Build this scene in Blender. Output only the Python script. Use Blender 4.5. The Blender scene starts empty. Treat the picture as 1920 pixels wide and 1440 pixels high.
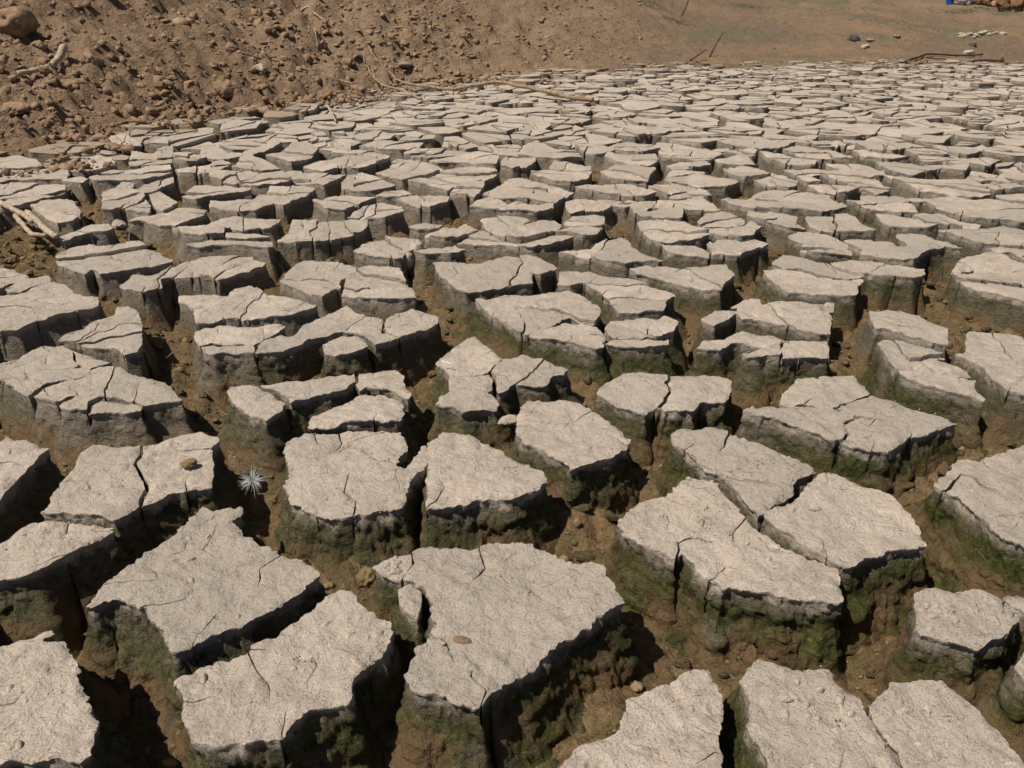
import bpy, math, random, time
T0 = time.time()
def tick(m): print('%.1fs %s' % (time.time()-T0, m), flush=True)
import numpy as np
from mathutils import Vector
from mathutils.geometry import delaunay_2d_cdt
random.seed(7); rng = np.random.default_rng(7)
SC = bpy.context.scene; COL = SC.collection

# ------------------------------------------------------------------ camera, sky, sun, exposure
CAM_H, PITCH, FPX = 0.60, math.radians(28.07), 1500.0
cam_d = bpy.data.cameras.new('camera'); cam = bpy.data.objects.new('camera', cam_d); COL.objects.link(cam)
cam.location = (0, 0, CAM_H); cam.rotation_euler = (math.pi/2-PITCH, 0, 0)
cam_d.sensor_width = 36; cam_d.lens = FPX/1920*36; cam_d.clip_start = 0.02; cam_d.clip_end = 600
SC.camera = cam
SUN_EL, SUN_AZ = math.radians(59), math.radians(-118)          # compass angle from +Y, negative = towards -X
w = bpy.data.worlds.new('World'); SC.world = w; w.use_nodes = True
nt = w.node_tree; bgn = nt.nodes['Background']; sky = nt.nodes.new('ShaderNodeTexSky')
sky.sky_type = 'NISHITA'; sky.sun_disc = False; sky.sun_elevation = SUN_EL; sky.sun_rotation = SUN_AZ; sky.dust_density = 2.0
nt.links.new(sky.outputs[0], bgn.inputs[0]); bgn.inputs[1].default_value = 0.05
sl = bpy.data.lights.new('sun', 'SUN'); sl.energy = 5.0; sl.angle = math.radians(0.5); sl.color = (1.0, 0.93, 0.83)
so = bpy.data.objects.new('sun', sl); COL.objects.link(so)
sv = Vector((math.cos(SUN_EL)*math.sin(SUN_AZ), math.cos(SUN_EL)*math.cos(SUN_AZ), math.sin(SUN_EL)))
so.rotation_euler = sv.to_track_quat('Z', 'Y').to_euler()
SC.view_settings.view_transform = 'Standard'; SC.view_settings.look = 'None'
SC.view_settings.exposure = 0.0; SC.view_settings.gamma = 1.0; SC.view_settings.use_curve_mapping = False

# ------------------------------------------------------------------ noise and small maths
def _h(ix, iy, iz, s):
    n = (ix*374761393 + iy*668265263 + iz*2147483647 + s*1274126177) & 0xffffffff
    n = ((n ^ (n >> 13))*1274126177) & 0xffffffff
    n = ((n ^ (n >> 16))*2246822519) & 0xffffffff
    return ((n ^ (n >> 15)) & 0xffff)/32767.5-1
def vn(p, s=0):
    i = np.floor(p).astype(np.int64); f = p-i; f = f*f*(3-2*f); r = 0
    for dx in (0, 1):
        wx = f[:, 0] if dx else 1-f[:, 0]
        for dy in (0, 1):
            wy = f[:, 1] if dy else 1-f[:, 1]
            for dz in (0, 1):
                wz = f[:, 2] if dz else 1-f[:, 2]
                r = r+wx*wy*wz*_h(i[:, 0]+dx, i[:, 1]+dy, i[:, 2]+dz, s)
    return r
def fbm(p, sc, o=4, s=0, g=.5):
    p = np.asarray(p, float)
    if p.shape[1] == 2: p = np.c_[p, np.full(len(p), 3.7)]
    a, t = 1., 0.
    for k in range(o): t = t+a*vn(p*sc+17.3*k, s+k); sc *= 2.03; a *= g
    return t
def cell3(p, sc, s=0):                      # random value of the nearest cell and gap to the next one
    p = np.asarray(p, float)*sc; i = np.floor(p).astype(np.int64); b1 = np.full(len(p), 9.); b2 = b1.copy(); v = np.zeros(len(p))
    for dx in (-1, 0, 1):
        for dy in (-1, 0, 1):
            for dz in (-1, 0, 1):
                x, y, z = i[:, 0]+dx, i[:, 1]+dy, i[:, 2]+dz
                h1, h2, h3 = _h(x, y, z, s), _h(x, y, z, s+1), _h(x, y, z, s+2)
                d = np.sqrt((x+.5+.42*h1-p[:, 0])**2+(y+.5+.42*h2-p[:, 1])**2+(z+.5+.42*h3-p[:, 2])**2)
                n = d < b1; b2 = np.where(n, b1, np.minimum(b2, d)); v = np.where(n, h1*.6+h3*.4, v); b1 = np.where(n, d, b1)
    return v, b2-b1
def sstep(a, b, x): t = np.clip((x-a)/(b-a), 0, 1); return t*t*(3-2*t)
CP, SP = math.cos(PITCH), math.sin(PITCH)
def ray(u, v): a = (v-720)/FPX; return np.array([(u-960)/FPX, CP-a*SP, -SP-a*CP])
def at(u, v, z=0.):                       # pixel of the photograph -> ground point at height z
    d = ray(u, v); t = (z-CAM_H)/d[2]; return np.array([d[0]*t, d[1]*t])
def at_y(u, v, y): d = ray(u, v); t = y/d[1]; return Vector((d[0]*t, y, CAM_H+d[2]*t))

# ------------------------------------------------------------------ terrain shape
SHORE = np.array([(-2.6, -6), (-2.45, .5), (-2.15, 2.2), (-1.88, 2.95), (-1.70, 3.40), (-1.45, 3.70), (-1.2, 3.93), (-.78, 4.62), (.13, 5.38), (1.59, 5.80), (3.53, 5.92), (6.5, 5.7), (12, 5.0), (30, -6)])
def inlake(x, y):
    r = np.zeros(len(x), bool); n = len(SHORE)
    for i in range(n):
        (x1, y1), (x2, y2) = SHORE[i], SHORE[(i+1) % n]
        c = ((y1 > y) != (y2 > y)); xx = x1+(y-y1)*(x2-x1)/((y2-y1) if y2 != y1 else 1e-9); r ^= c & (x < xx)
    return r
def sdist(x, y):
    d = np.full(len(x), 1e9)
    for i in range(len(SHORE)-1):
        a, b = SHORE[i], SHORE[i+1]; ab = b-a; t = np.clip(((x-a[0])*ab[0]+(y-a[1])*ab[1])/(ab@ab), 0, 1)
        d = np.minimum(d, np.hypot(x-a[0]-t*ab[0], y-a[1]-t*ab[1]))
    return np.where(inlake(x, y), -d, d)
def floor_depth(x, y):
    d = np.hypot(x, y); return np.interp(d, [0, 1.0, 1.7, 2.6, 3.6, 5, 7], [.096, .092, .076, .056, .038, .025, .020])
def terrain(x, y, fine=True):
    x = np.asarray(x, float); y = np.asarray(y, float); s = sdist(x, y); P = np.c_[x, y]
    wob = fbm(P, 1.1, 3, 50)*.10; s2 = s+wob*sstep(-.3, .4, s)
    left = 1-sstep(-.9, 1.3, x-.25*(y-5))
    zl = .02+.40*s2+.10*fbm(P, .9, 3, 60)*sstep(0, 1, s)
    zr = .01+.10*s2*sstep(0, .8, s2)
    ridge = 8.05+.25*np.sin(x*.9)
    zr = np.where(y > ridge, .01+.10*(ridge-5.9)-.22*sstep(0, .5, y-ridge)*sstep(3.2, 4.6, x)+.05*(y-ridge)*(1-sstep(3.2, 4.6, x)), zr)
    zr = zr+.05*fbm(P, .8, 3, 61)*sstep(.2, 1.5, s)+.12*np.maximum(0, y-10)*sstep(10, 16, y)
    zl = np.where(zl > 1.6, 1.6+.25*(zl-1.6), zl)
    zb = zl*left+zr*(1-left)
    fd = floor_depth(x, y)
    zf = -fd+.024*fbm(P, 9, 3, 70)*np.clip(fd/.09, .3, 1)
    b = sstep(-.40, .06, s+.26*fbm(P, 2.3, 4, 71))
    z = zf*(1-b)+zb*b
    if fine:
        rough = (.010+.028*left)*b*sstep(4.5, 0, s*.5)
        z = z+rough*fbm(P, 7, 4, 72, .6)+b*(.006+.055*left*np.exp(-np.maximum(s, 0)/1.1))*sstep(4.5, 0, s*.6)*np.maximum(0, fbm(P, 13, 4, 78, .62)-.05)+.009*b*fbm(P, 30, 3, 73, .65)
        z = z+(1-b)*np.clip(fd/.08, .4, 1)*(.010*fbm(P, 34, 3, 74, .6)+.016*np.maximum(0, fbm(P, 17, 3, 75, .6)))
    return z
HT = .5*1.006**np.arange(600)
def hit(u, v):                            # pixel -> point on the terrain
    d = ray(u, v); p = d[None]*HT[:, None]; z = terrain(p[:, 0], p[:, 1], False); k = int(np.argmax(p[:, 2]+CAM_H < z)); p = p[k]
    return Vector((p[0], p[1], float(terrain(p[:1], p[1:2])[0])))

# ------------------------------------------------------------------ materials
class N:
    def __init__(s, name):
        s.m = bpy.data.materials.new(name); s.m.use_nodes = True; s.t = s.m.node_tree; s.b = s.t.nodes['Principled BSDF']
        s.b.inputs['Roughness'].default_value = .95; s.b.inputs['Specular IOR Level'].default_value = .12
        g = s.t.nodes.new('ShaderNodeNewGeometry'); s.pos = g.outputs['Position']; s.nor = g.outputs['Normal']
    def put(s, n, i, v):
        if isinstance(v, (int, float)): n.inputs[i].default_value = v
        elif isinstance(v, tuple): n.inputs[i].default_value = v+(1,)*(4-len(v)) if len(v) == 3 and n.inputs[i].type == 'RGBA' else v
        else: s.t.links.new(v, n.inputs[i])
    def noise(s, sc, d=4, r=.55, dist=0., vec=None):
        n = s.t.nodes.new('ShaderNodeTexNoise'); s.put(n, 'Vector', vec or s.pos); s.put(n, 'Scale', sc); s.put(n, 'Detail', d); s.put(n, 'Roughness', r); s.put(n, 'Distortion', dist); return n.outputs['Fac']
    def vor(s, sc, feat='F1', rand=1., vec=None):
        n = s.t.nodes.new('ShaderNodeTexVoronoi'); n.feature = feat; s.put(n, 'Vector', vec or s.pos); s.put(n, 'Scale', sc); s.put(n, 'Randomness', rand); return n.outputs['Distance']
    def att(s, name): n = s.t.nodes.new('ShaderNodeAttribute'); n.attribute_name = name; return n.outputs['Fac']
    def ramp(s, v, a, b, lo=0., hi=1.):
        n = s.t.nodes.new('ShaderNodeMapRange'); n.interpolation_type = 'SMOOTHSTEP'; s.put(n, 0, v); s.put(n, 1, a); s.put(n, 2, b); s.put(n, 3, lo); s.put(n, 4, hi); return n.outputs[0]
    def mul(s, a, b, op='MULTIPLY'): n = s.t.nodes.new('ShaderNodeMath'); n.operation = op; s.put(n, 0, a); s.put(n, 1, b); return n.outputs[0]
    def mix(s, f, a, b): n = s.t.nodes.new('ShaderNodeMixRGB'); s.put(n, 0, f); s.put(n, 1, a); s.put(n, 2, b); return n.outputs[0]
    def stretch(s, sc): n = s.t.nodes.new('ShaderNodeVectorMath'); n.operation = 'MULTIPLY'; s.put(n, 0, s.pos); n.inputs[1].default_value = sc; return n.outputs[0]
    def bump(s, h, dist, st=1., prev=None):
        n = s.t.nodes.new('ShaderNodeBump'); s.put(n, 'Height', h); s.put(n, 'Distance', dist); s.put(n, 'Strength', st)
        if prev: s.put(n, 'Normal', prev)
        return n.outputs[0]
    def done(s, col, nrm=None):
        s.put(s.b, 'Base Color', col)
        if nrm: s.put(s.b, 'Normal', nrm)
        return s.m

def mat_mud():
    n = N('dried_mud'); dep = n.att('dep'); moss = n.att('moss'); tint = n.att('tint')
    top = n.mix(n.ramp(n.noise(7, 5, .62), .36, .64), (.585, .49, .40), (.47, .395, .32))
    top = n.mix(n.ramp(n.noise(38, 5, .7), .44, .68, 0, .85), top, (.60, .51, .42))
    top = n.mix(n.ramp(n.noise(19, 6, .74, 1.0), .50, .66, 0, .75), top, (.37, .315, .26))
    top = n.mix(n.ramp(n.noise(55, 5, .75, .6), .56, .68, 0, .7), top, (.66, .575, .485))
    top = n.mix(n.mul(n.ramp(tint, 0, .9), .7), top, (.405, .35, .29))
    top = n.mix(n.mul(n.ramp(tint, .75, 1.7), n.ramp(n.noise(9, 4, .6), .30, .55, .35, 1)), top, (.33, .235, .155))
    top = n.mix(n.ramp(n.noise(480, 2, .6), .58, .70, 0, .6), top, (.17, .135, .11))                       # dark grains
    lit = n.mul(n.ramp(n.noise(120, 3, .6), .655, .70), n.ramp(n.noise(14, 2), .50, .62))
    top = n.mix(n.mul(lit, .8), top, (.15, .085, .055))                                                     # crumbs of brown litter
    stn = n.mul(n.ramp(n.noise(75, 5, .78), .56, .68), n.ramp(n.noise(9, 3), .50, .60))
    top = n.mix(n.mul(stn, .75), top, (.25, .17, .12))                                                      # scuffed brown stains
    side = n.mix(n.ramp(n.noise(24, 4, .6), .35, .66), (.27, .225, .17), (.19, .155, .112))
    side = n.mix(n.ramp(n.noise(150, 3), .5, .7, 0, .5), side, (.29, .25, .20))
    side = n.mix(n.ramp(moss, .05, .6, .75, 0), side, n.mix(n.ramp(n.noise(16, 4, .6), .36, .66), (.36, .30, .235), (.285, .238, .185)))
    mg = n.mix(n.ramp(n.noise(70, 4, .65), .36, .66), (.050, .064, .012), (.112, .115, .030))
    side = n.mix(n.ramp(moss, .05, .6, .75, 0), side, n.mix(n.ramp(n.noise(16, 4, .6), .36, .66), (.36, .30, .235), (.285, .238, .185)))
    mg = n.mix(n.ramp(n.noise(18, 3), .54, .74), mg, (.11, .08, .034))
    mm = n.mul(n.mul(n.ramp(n.noise(11, 4, .6), .24, .44), moss), n.ramp(n.mul(dep, n.mul(n.noise(13, 4, .6), .075), 'ADD'), .040, .072))
    side = n.mix(mm, side, mg)
    lay = n.noise(75, 5, .7, .5, n.stretch((1, 1, 2.6)))
    side = n.mix(n.mul(n.ramp(lay, .50, .66, 0, .75), n.ramp(moss, .05, .6, .3, 1)), side, (.085, .066, .045)); side = n.mix(n.ramp(lay, .46, .34, 0, .45), side, (.33, .275, .205))
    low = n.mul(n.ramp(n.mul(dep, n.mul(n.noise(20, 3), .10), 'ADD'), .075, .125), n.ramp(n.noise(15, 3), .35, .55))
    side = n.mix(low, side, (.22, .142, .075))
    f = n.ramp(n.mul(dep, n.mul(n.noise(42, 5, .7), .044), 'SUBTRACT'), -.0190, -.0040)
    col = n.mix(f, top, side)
    pit = n.ramp(n.noise(330, 3, .7), .60, .70)
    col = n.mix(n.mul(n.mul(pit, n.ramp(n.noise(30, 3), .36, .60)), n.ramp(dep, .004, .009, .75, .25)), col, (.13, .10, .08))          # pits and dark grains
    b = n.bump(n.noise(560, 3, .75), .0016, .9)
    b = n.bump(n.noise(210, 5, .8, 1.0), n.ramp(dep, .004, .02, .0, .006), .9, b)
    b = n.bump(lay, n.ramp(dep, .004, .02, .0, .010), .8, b)
    b = n.bump(n.noise(120, 5, .74), .0058, .9, b)
    b = n.bump(n.noise(45, 5, .66, .6), n.ramp(dep, .004, .02, .0085, .012), .8, b)
    return n.done(col, b)
def mat_ground():
    n = N('soil'); bank = n.att('bank'); left = n.att('left')
    fl = n.mix(n.ramp(n.noise(16, 4, .6), .36, .64), (.225, .145, .075), (.155, .115, .055))
    fl = n.mix(n.ramp(n.noise(60, 4, .65), .45, .7), fl, (.30, .205, .115))
    fl = n.mix(n.ramp(n.noise(30, 3), .56, .72, 0, .8), fl, (.10, .095, .028))
    fl = n.mix(n.ramp(n.noise(95, 5, .75), .52, .64, 0, .8), fl, (.085, .055, .03))
    so = n.mix(n.ramp(n.noise(1.3, 5, .6, .5), .36, .62), (.29, .195, .122), (.37, .255, .165))
    rs = n.mix(n.ramp(n.noise(.9, 5, .62, .4), .40, .60), (.25, .18, .122), (.33, .22, .135))
    rs = n.mix(n.ramp(n.noise(1.9, 6, .72, .5), .51, .63, 0, .75), rs, (.175, .172, .10))
    so = n.mix(left, rs, so)
    so = n.mix(n.ramp(n.noise(13, 5, .7), .48, .72, 0, .75), so, (.20, .135, .086))
    so = n.mix(n.ramp(n.noise(75, 3, .7), .62, .76, 0, .6), so, (.40, .31, .22))
    col = n.mix(n.ramp(n.mul(bank, n.mul(n.noise(12, 4), .5), 'ADD'), .35, .75), fl, so)
    b = n.bump(n.noise(260, 4, .75), .005, .9); b = n.bump(n.noise(60, 5, .75), n.ramp(bank, .3, .9, .018, .030), .9, b); b = n.bump(n.noise(16, 4, .65), n.ramp(bank, .3, .9, .02, .06), .6, b)
    return n.done(col, b)
def mat_plain(name, c1, c2, sc=60, bd=.002, bs=160, rough=.9, stretch=None):
    n = N(name); v = n.stretch(stretch) if stretch else None
    col = n.mix(n.ramp(n.noise(sc, 4, .6, 0, v), .36, .66), c1, c2); n.b.inputs['Roughness'].default_value = rough
    return n.done(col, n.bump(n.noise(bs, 4, .65, 0, v), bd, .8))
MUD = mat_mud(); SOIL = mat_ground()
CLOD = mat_plain('clod_soil', (.23, .152, .096), (.32, .215, .136), 35, .006, 120)
RUBBLE = mat_plain('crack_rubble', (.25, .165, .088), (.12, .105, .042), 26, .005, 140)
WOOD = mat_plain('driftwood', (.34, .25, .17), (.21, .145, .09), 60, .0015, 200)
DARKWOOD = mat_plain('dark_twig', (.10, .065, .045), (.055, .036, .026), 60, .001, 200)
PALEWOOD = mat_plain('pale_wood', (.44, .36, .27), (.30, .23, .165), 60, .0015, 200)
WHITE = mat_plain('white_stone', (.42, .365, .295), (.30, .25, .19), 40, .004, 110)
DARK = mat_plain('dark_stone', (.05, .045, .043), (.09, .078, .07), 40, .004, 110)
GREY = mat_plain('grey_stone', (.30, .26, .20), (.20, .165, .125), 30, .004, 110)
REDROCK = mat_plain('red_brown_rock', (.13, .062, .036), (.22, .13, .07), 9, .02, 30)
PINK = mat_plain('pink_stone', (.45, .25, .20), (.36, .2, .16), 30, .004, 60)
BLUE = mat_plain('blue_plastic', (.02, .11, .50), (.025, .13, .55), 20, .0005, 60, .45)
CLOTH = mat_plain('pale_cloth', (.55, .55, .62), (.42, .42, .50), 20, .01, 30)
FLUFF = mat_plain('white_filaments', (.82, .82, .80), (.75, .75, .74), 50, .0001, 60, .5)
SHELLM = mat_plain('brown_shell', (.24, .155, .095), (.16, .10, .062), 320, .0012, 700, .7)
CHIP = mat_plain('pale_chip', (.46, .355, .26), (.40, .31, .225), 90, .001, 300)
GRASS = mat_plain('grass_blades', (.085, .13, .075), (.13, .16, .09), 12, .001, 60)
LITTER = mat_plain('brown_litter', (.14, .08, .05), (.22, .14, .09), 90, .001, 300)

# ------------------------------------------------------------------ mesh and object helpers
def mesh(name, V, F, mat, att=None, smooth=True):
    me = bpy.data.meshes.new(name); V = np.asarray(V, np.float32)
    if isinstance(F, np.ndarray):
        k = F.shape[1]; me.vertices.add(len(V)); me.vertices.foreach_set('co', V.ravel()); me.loops.add(F.size); me.loops.foreach_set('vertex_index', F.ravel().astype(np.int32))
        me.polygons.add(len(F)); me.polygons.foreach_set('loop_start', np.arange(0, F.size, k, dtype=np.int32)); me.update(calc_edges=True)
    else: me.from_pydata([tuple(map(float, v)) for v in V], [], F); me.update()
    if att:
        for k, a in att.items():
            at_ = me.attributes.new(k, 'FLOAT', 'POINT'); at_.data.foreach_set('value', np.asarray(a, np.float32))
    me.materials.append(mat)
    if smooth: me.polygons.foreach_set('use_smooth', [True]*len(me.polygons))
    return me
def link(name, data, parent=None, label=None, cat=None, group=None, kind=None, loc=None):
    o = bpy.data.objects.new(name, data); COL.objects.link(o)
    if loc is not None: o.location = loc
    if parent: o.parent = parent
    kind = kind or ('thing' if label and cat else None)
    for k, v in (('label', label), ('category', cat), ('group', group), ('kind', kind)):
        if v: o[k] = v
    return o
_g = (1+5**.5)/2
def ico(sub):
    v = [Vector(p).normalized() for p in ((-1, _g, 0), (1, _g, 0), (-1, -_g, 0), (1, -_g, 0), (0, -1, _g), (0, 1, _g), (0, -1, -_g), (0, 1, -_g), (_g, 0, -1), (_g, 0, 1), (-_g, 0, -1), (-_g, 0, 1))]
    f = [(0, 11, 5), (0, 5, 1), (0, 1, 7), (0, 7, 10), (0, 10, 11), (1, 5, 9), (5, 11, 4), (11, 10, 2), (10, 7, 6), (7, 1, 8), (3, 9, 4), (3, 4, 2), (3, 2, 6), (3, 6, 8), (3, 8, 9), (4, 9, 5), (2, 4, 11), (6, 2, 10), (8, 6, 7), (9, 8, 1)]
    for _ in range(sub):
        c = {}; nf = []
        def mid(a, b):
            k = (min(a, b), max(a, b))
            if k not in c: v.append(((v[a]+v[b])/2).normalized()); c[k] = len(v)-1
            return c[k]
        for a, b, d in f:
            x, y, z = mid(a, b), mid(b, d), mid(d, a); nf += [(a, x, z), (b, y, x), (d, z, y), (x, y, z)]
        f = nf
    return np.array([tuple(p) for p in v]), np.array(f)
ICO = [ico(k) for k in range(5)]
def rotm(rx, ry, rz):
    from mathutils import Euler
    return np.array(Euler((rx, ry, rz)).to_matrix())
ROT = [rotm(*q) for q in np.random.default_rng(3).uniform(0, 6.28, (256, 3))]
def rock_vf(size, sub=2, seed=0, amp=.30, facet=.5, rot=None):
    v, f = ICO[sub]; s = seed*7.13
    n = fbm(v+s, 1.9, 4, seed % 97, .68); r = 1+amp*n
    if facet:                                                            # a few planar breaks
        q = np.random.default_rng(seed)
        for k in range(9):
            d = q.normal(size=3); d /= np.linalg.norm(d); h = q.uniform(.30, .75) if facet > .9 else q.uniform(.55, .9); p = (v*r[:, None])@d
            r = np.where(p > h, r*(1-facet+facet*h/np.maximum(p, 1e-6)), r)
    V = v*r[:, None]*np.array(size)
    if rot: V = V@rotm(*rot).T
    return V, f
def rock(name, loc, size, mat, seed, label, cat='stone', rot=None, sub=3, sink=.25, group=None, amp=.3):
    V, f = rock_vf(size, sub, seed, amp, .6, rot); z0 = V[:, 2].min(); h = V[:, 2].max()-z0
    V = V-np.array([0, 0, z0+sink*h])
    dz = np.clip((.55-(V[:, 2]-V[:, 2].min())/max(1e-6, np.ptp(V[:, 2])))*.06, 0, .03)
    return link(name, mesh(name, V, f, mat, {'dep': dz, 'moss': np.full(len(V), .3), 'tint': np.zeros(len(V))}), None, label, cat, group, None, loc)
def tube_vf(P, R, n=8, seed=0, amp=.15):
    P = [Vector(p) for p in P]; V = []; F = []
    for i, p in enumerate(P):
        t = (P[min(i+1, len(P)-1)]-P[max(i-1, 0)]).normalized(); a = t.orthogonal().normalized() if i == 0 else (a-t*a.dot(t)).normalized(); b = t.cross(a)
        for k in range(n):
            an = 2*math.pi*k/n; r = R[i]*(1+amp*math.sin(seed+k*2.4+i*.9)*math.cos(i*1.7+k+seed)); V.append(p+(a*math.cos(an)+b*math.sin(an))*r)
    for i in range(len(P)-1):
        for k in range(n): F.append((i*n+k, i*n+(k+1) % n, (i+1)*n+(k+1) % n, (i+1)*n+k))
    F.append(tuple(range(n))[::-1]); F.append(tuple((len(P)-1)*n+k for k in range(n)))
    return V, F
def catmull(P, m=6):
    P = [Vector(p) for p in P]; Q = [P[0]*2-P[1]]+P+[P[-1]*2-P[-2]]; out = []
    for i in range(1, len(Q)-2):
        for k in range(m):
            t = k/m; a, b, c, d = Q[i-1:i+3]
            out.append(.5*((2*b)+(c-a)*t+(2*a-5*b+4*c-d)*t*t+(3*b-a-3*c+d)*t**3))
    return out+[P[-1]]

# ------------------------------------------------------------------ the ground: one sheet from the cracks to the hills
def build_ground():
    R = [.45]
    while R[-1] < 160: R.append(R[-1]*(1.0064 if R[-1] < 3.6 else 1.0034 if R[-1] < 6.9 else 1.007 if R[-1] < 9.5 else 1.06))
    R = np.array(R); A = np.radians(np.linspace(-60, 60, 475)); rr, aa = np.meshgrid(R, A, indexing='ij')
    x = (rr*np.sin(aa)).ravel(); y = (rr*np.cos(aa)-.85).ravel(); z = terrain(x, y)
    s = sdist(x, y); bank = sstep(-.40, .06, s+.26*fbm(np.c_[x, y], 2.3, 4, 71)); left = 1-sstep(-.9, 1.3, x-.25*(y-5))
    m, n = rr.shape; i = np.arange(m*n).reshape(m, n)
    F = np.stack([i[:-1, :-1], i[:-1, 1:], i[1:, 1:], i[1:, :-1]], -1).reshape(-1, 4)[:, ::-1]
    o = link('ground', mesh('ground', np.c_[x, y, z], F, SOIL, {'bank': bank, 'left': left}), None, 'brown soil of the crack floors, pond edge and rising earth banks', None, None, 'structure')
build_ground(); tick('ground')

# ------------------------------------------------------------------ mud blocks
def area(p): x, y = p[:, 0], p[:, 1]; return .5*np.sum(x*np.roll(y, -1)-np.roll(x, -1)*y)
def chaikin(p, a=.045):
    q = np.roll(p, -1, 0); return np.stack([p*(1-a)+q*a, p*a+q*(1-a)], 1).reshape(-1, 2)
def snap(p, pt):                          # closest point on closed polygon: (edge index, t)
    q = np.roll(p, -1, 0); d = q-p; t = np.clip(((pt-p)*d).sum(1)/np.maximum((d*d).sum(1), 1e-12), 0, 1)
    c = p+d*t[:, None]; i = int(np.argmin(((c-pt)**2).sum(1))); return i, float(t[i]), c[i]
def wiggle(P, step, amp, s):
    out = [P[0]]
    for a, b in zip(P[:-1], P[1:]):
        n = max(1, int(np.linalg.norm(b-a)/step))
        for k in range(1, n+1): out.append(a+(b-a)*k/n)
    out = np.array(out)
    if len(out) > 2:
        off = np.c_[fbm(out, 60, 3, s), fbm(out, 60, 3, s+9)]*amp; off[0] = off[-1] = 0; out = out+off
    return out
def pnorm(L): t = np.gradient(L, axis=0); t /= np.maximum(np.linalg.norm(t, axis=1), 1e-9)[:, None]; return np.c_[-t[:, 1], t[:, 0]]
def split(poly, L, wd):                   # poly: (n,3) xy + looseness, crack runs edge to edge
    p = poly[:, :2]; i, ti, a = snap(p, L[0]); j, tj, b = snap(p, L[-1])
    L = np.vstack([a, L[1:-1], b]); N_ = pnorm(L); n = len(p)
    def walk(i, j, tj, ti):
        r = []; k = i
        if i == j and tj >= ti: return r
        while True:
            k = (k+1) % n; r.append(poly[k])
            if k == j: return r
    res = []
    for (si, sj, s_t, e_t, LL, NN) in ((i, j, ti, tj, L[::-1], -N_[::-1]), (j, i, tj, ti, L, N_)):
        body = walk(si, sj, e_t, s_t)
        def mk(sg): return np.vstack([np.array(body).reshape(-1, 3), np.c_[LL+NN*sg*wd/2, np.full(len(LL), .35)]])
        c1, c2 = mk(1), mk(-1); res.append(c1 if abs(area(c1[:, :2])) < abs(area(c2[:, :2])) else c2)
    return res
def notch(poly, L, wd):
    p = poly[:, :2]; i, t, a = snap(p, L[0]); L = np.vstack([a, L[1:]]); N_ = pnorm(L)
    wv = wd/2*np.linspace(1, 0, len(L))**.6
    l1 = L+N_*wv[:, None]; l2 = L-N_*wv[:, None]
    e = p[(i+1) % len(p)]-p[i]
    if (l1[0]-a)@e > 0: l1, l2 = l2, l1
    ins = np.vstack([l1, l2[::-1][1:]]); ins = np.c_[ins, np.full(len(ins), .12)]
    return np.vstack([poly[:i+1], ins, poly[i+1:]])
def resample(poly, ds):
    out = []; n = len(poly)
    for k in range(n):
        a, b = poly[k], poly[(k+1) % n]; m = max(1, int(round(np.linalg.norm((b-a)[:2])/ds)))
        for q in range(m): out.append(a+(b-a)*q/m)
    return np.array(out)
def inside(p, x, y):
    r = np.zeros(len(x), bool); q = np.roll(p, -1, 0)
    for (x1, y1), (x2, y2) in zip(p, q):
        if y1 == y2: continue
        r ^= ((y1 > y) != (y2 > y)) & (x < x1+(y-y1)*(x2-x1)/(y2-y1))
    return r
def moss_at(x, y): return float(np.clip(.52+.42*x+.45*(1.5-y), .04, 1.0))
bid = [0]
LEV = np.array([0, .0025, .006, .011, .018, .028, .040, .053, .067, .082, .098, .115, .133, .152, .18])
LEVN = np.concatenate([[0, .002, .004, .0065, .0095, .013], np.arange(.017, .2, .0052)])
LEVF = np.array([0, .003, .008, .018, .034, .055, .085, .115])
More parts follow.
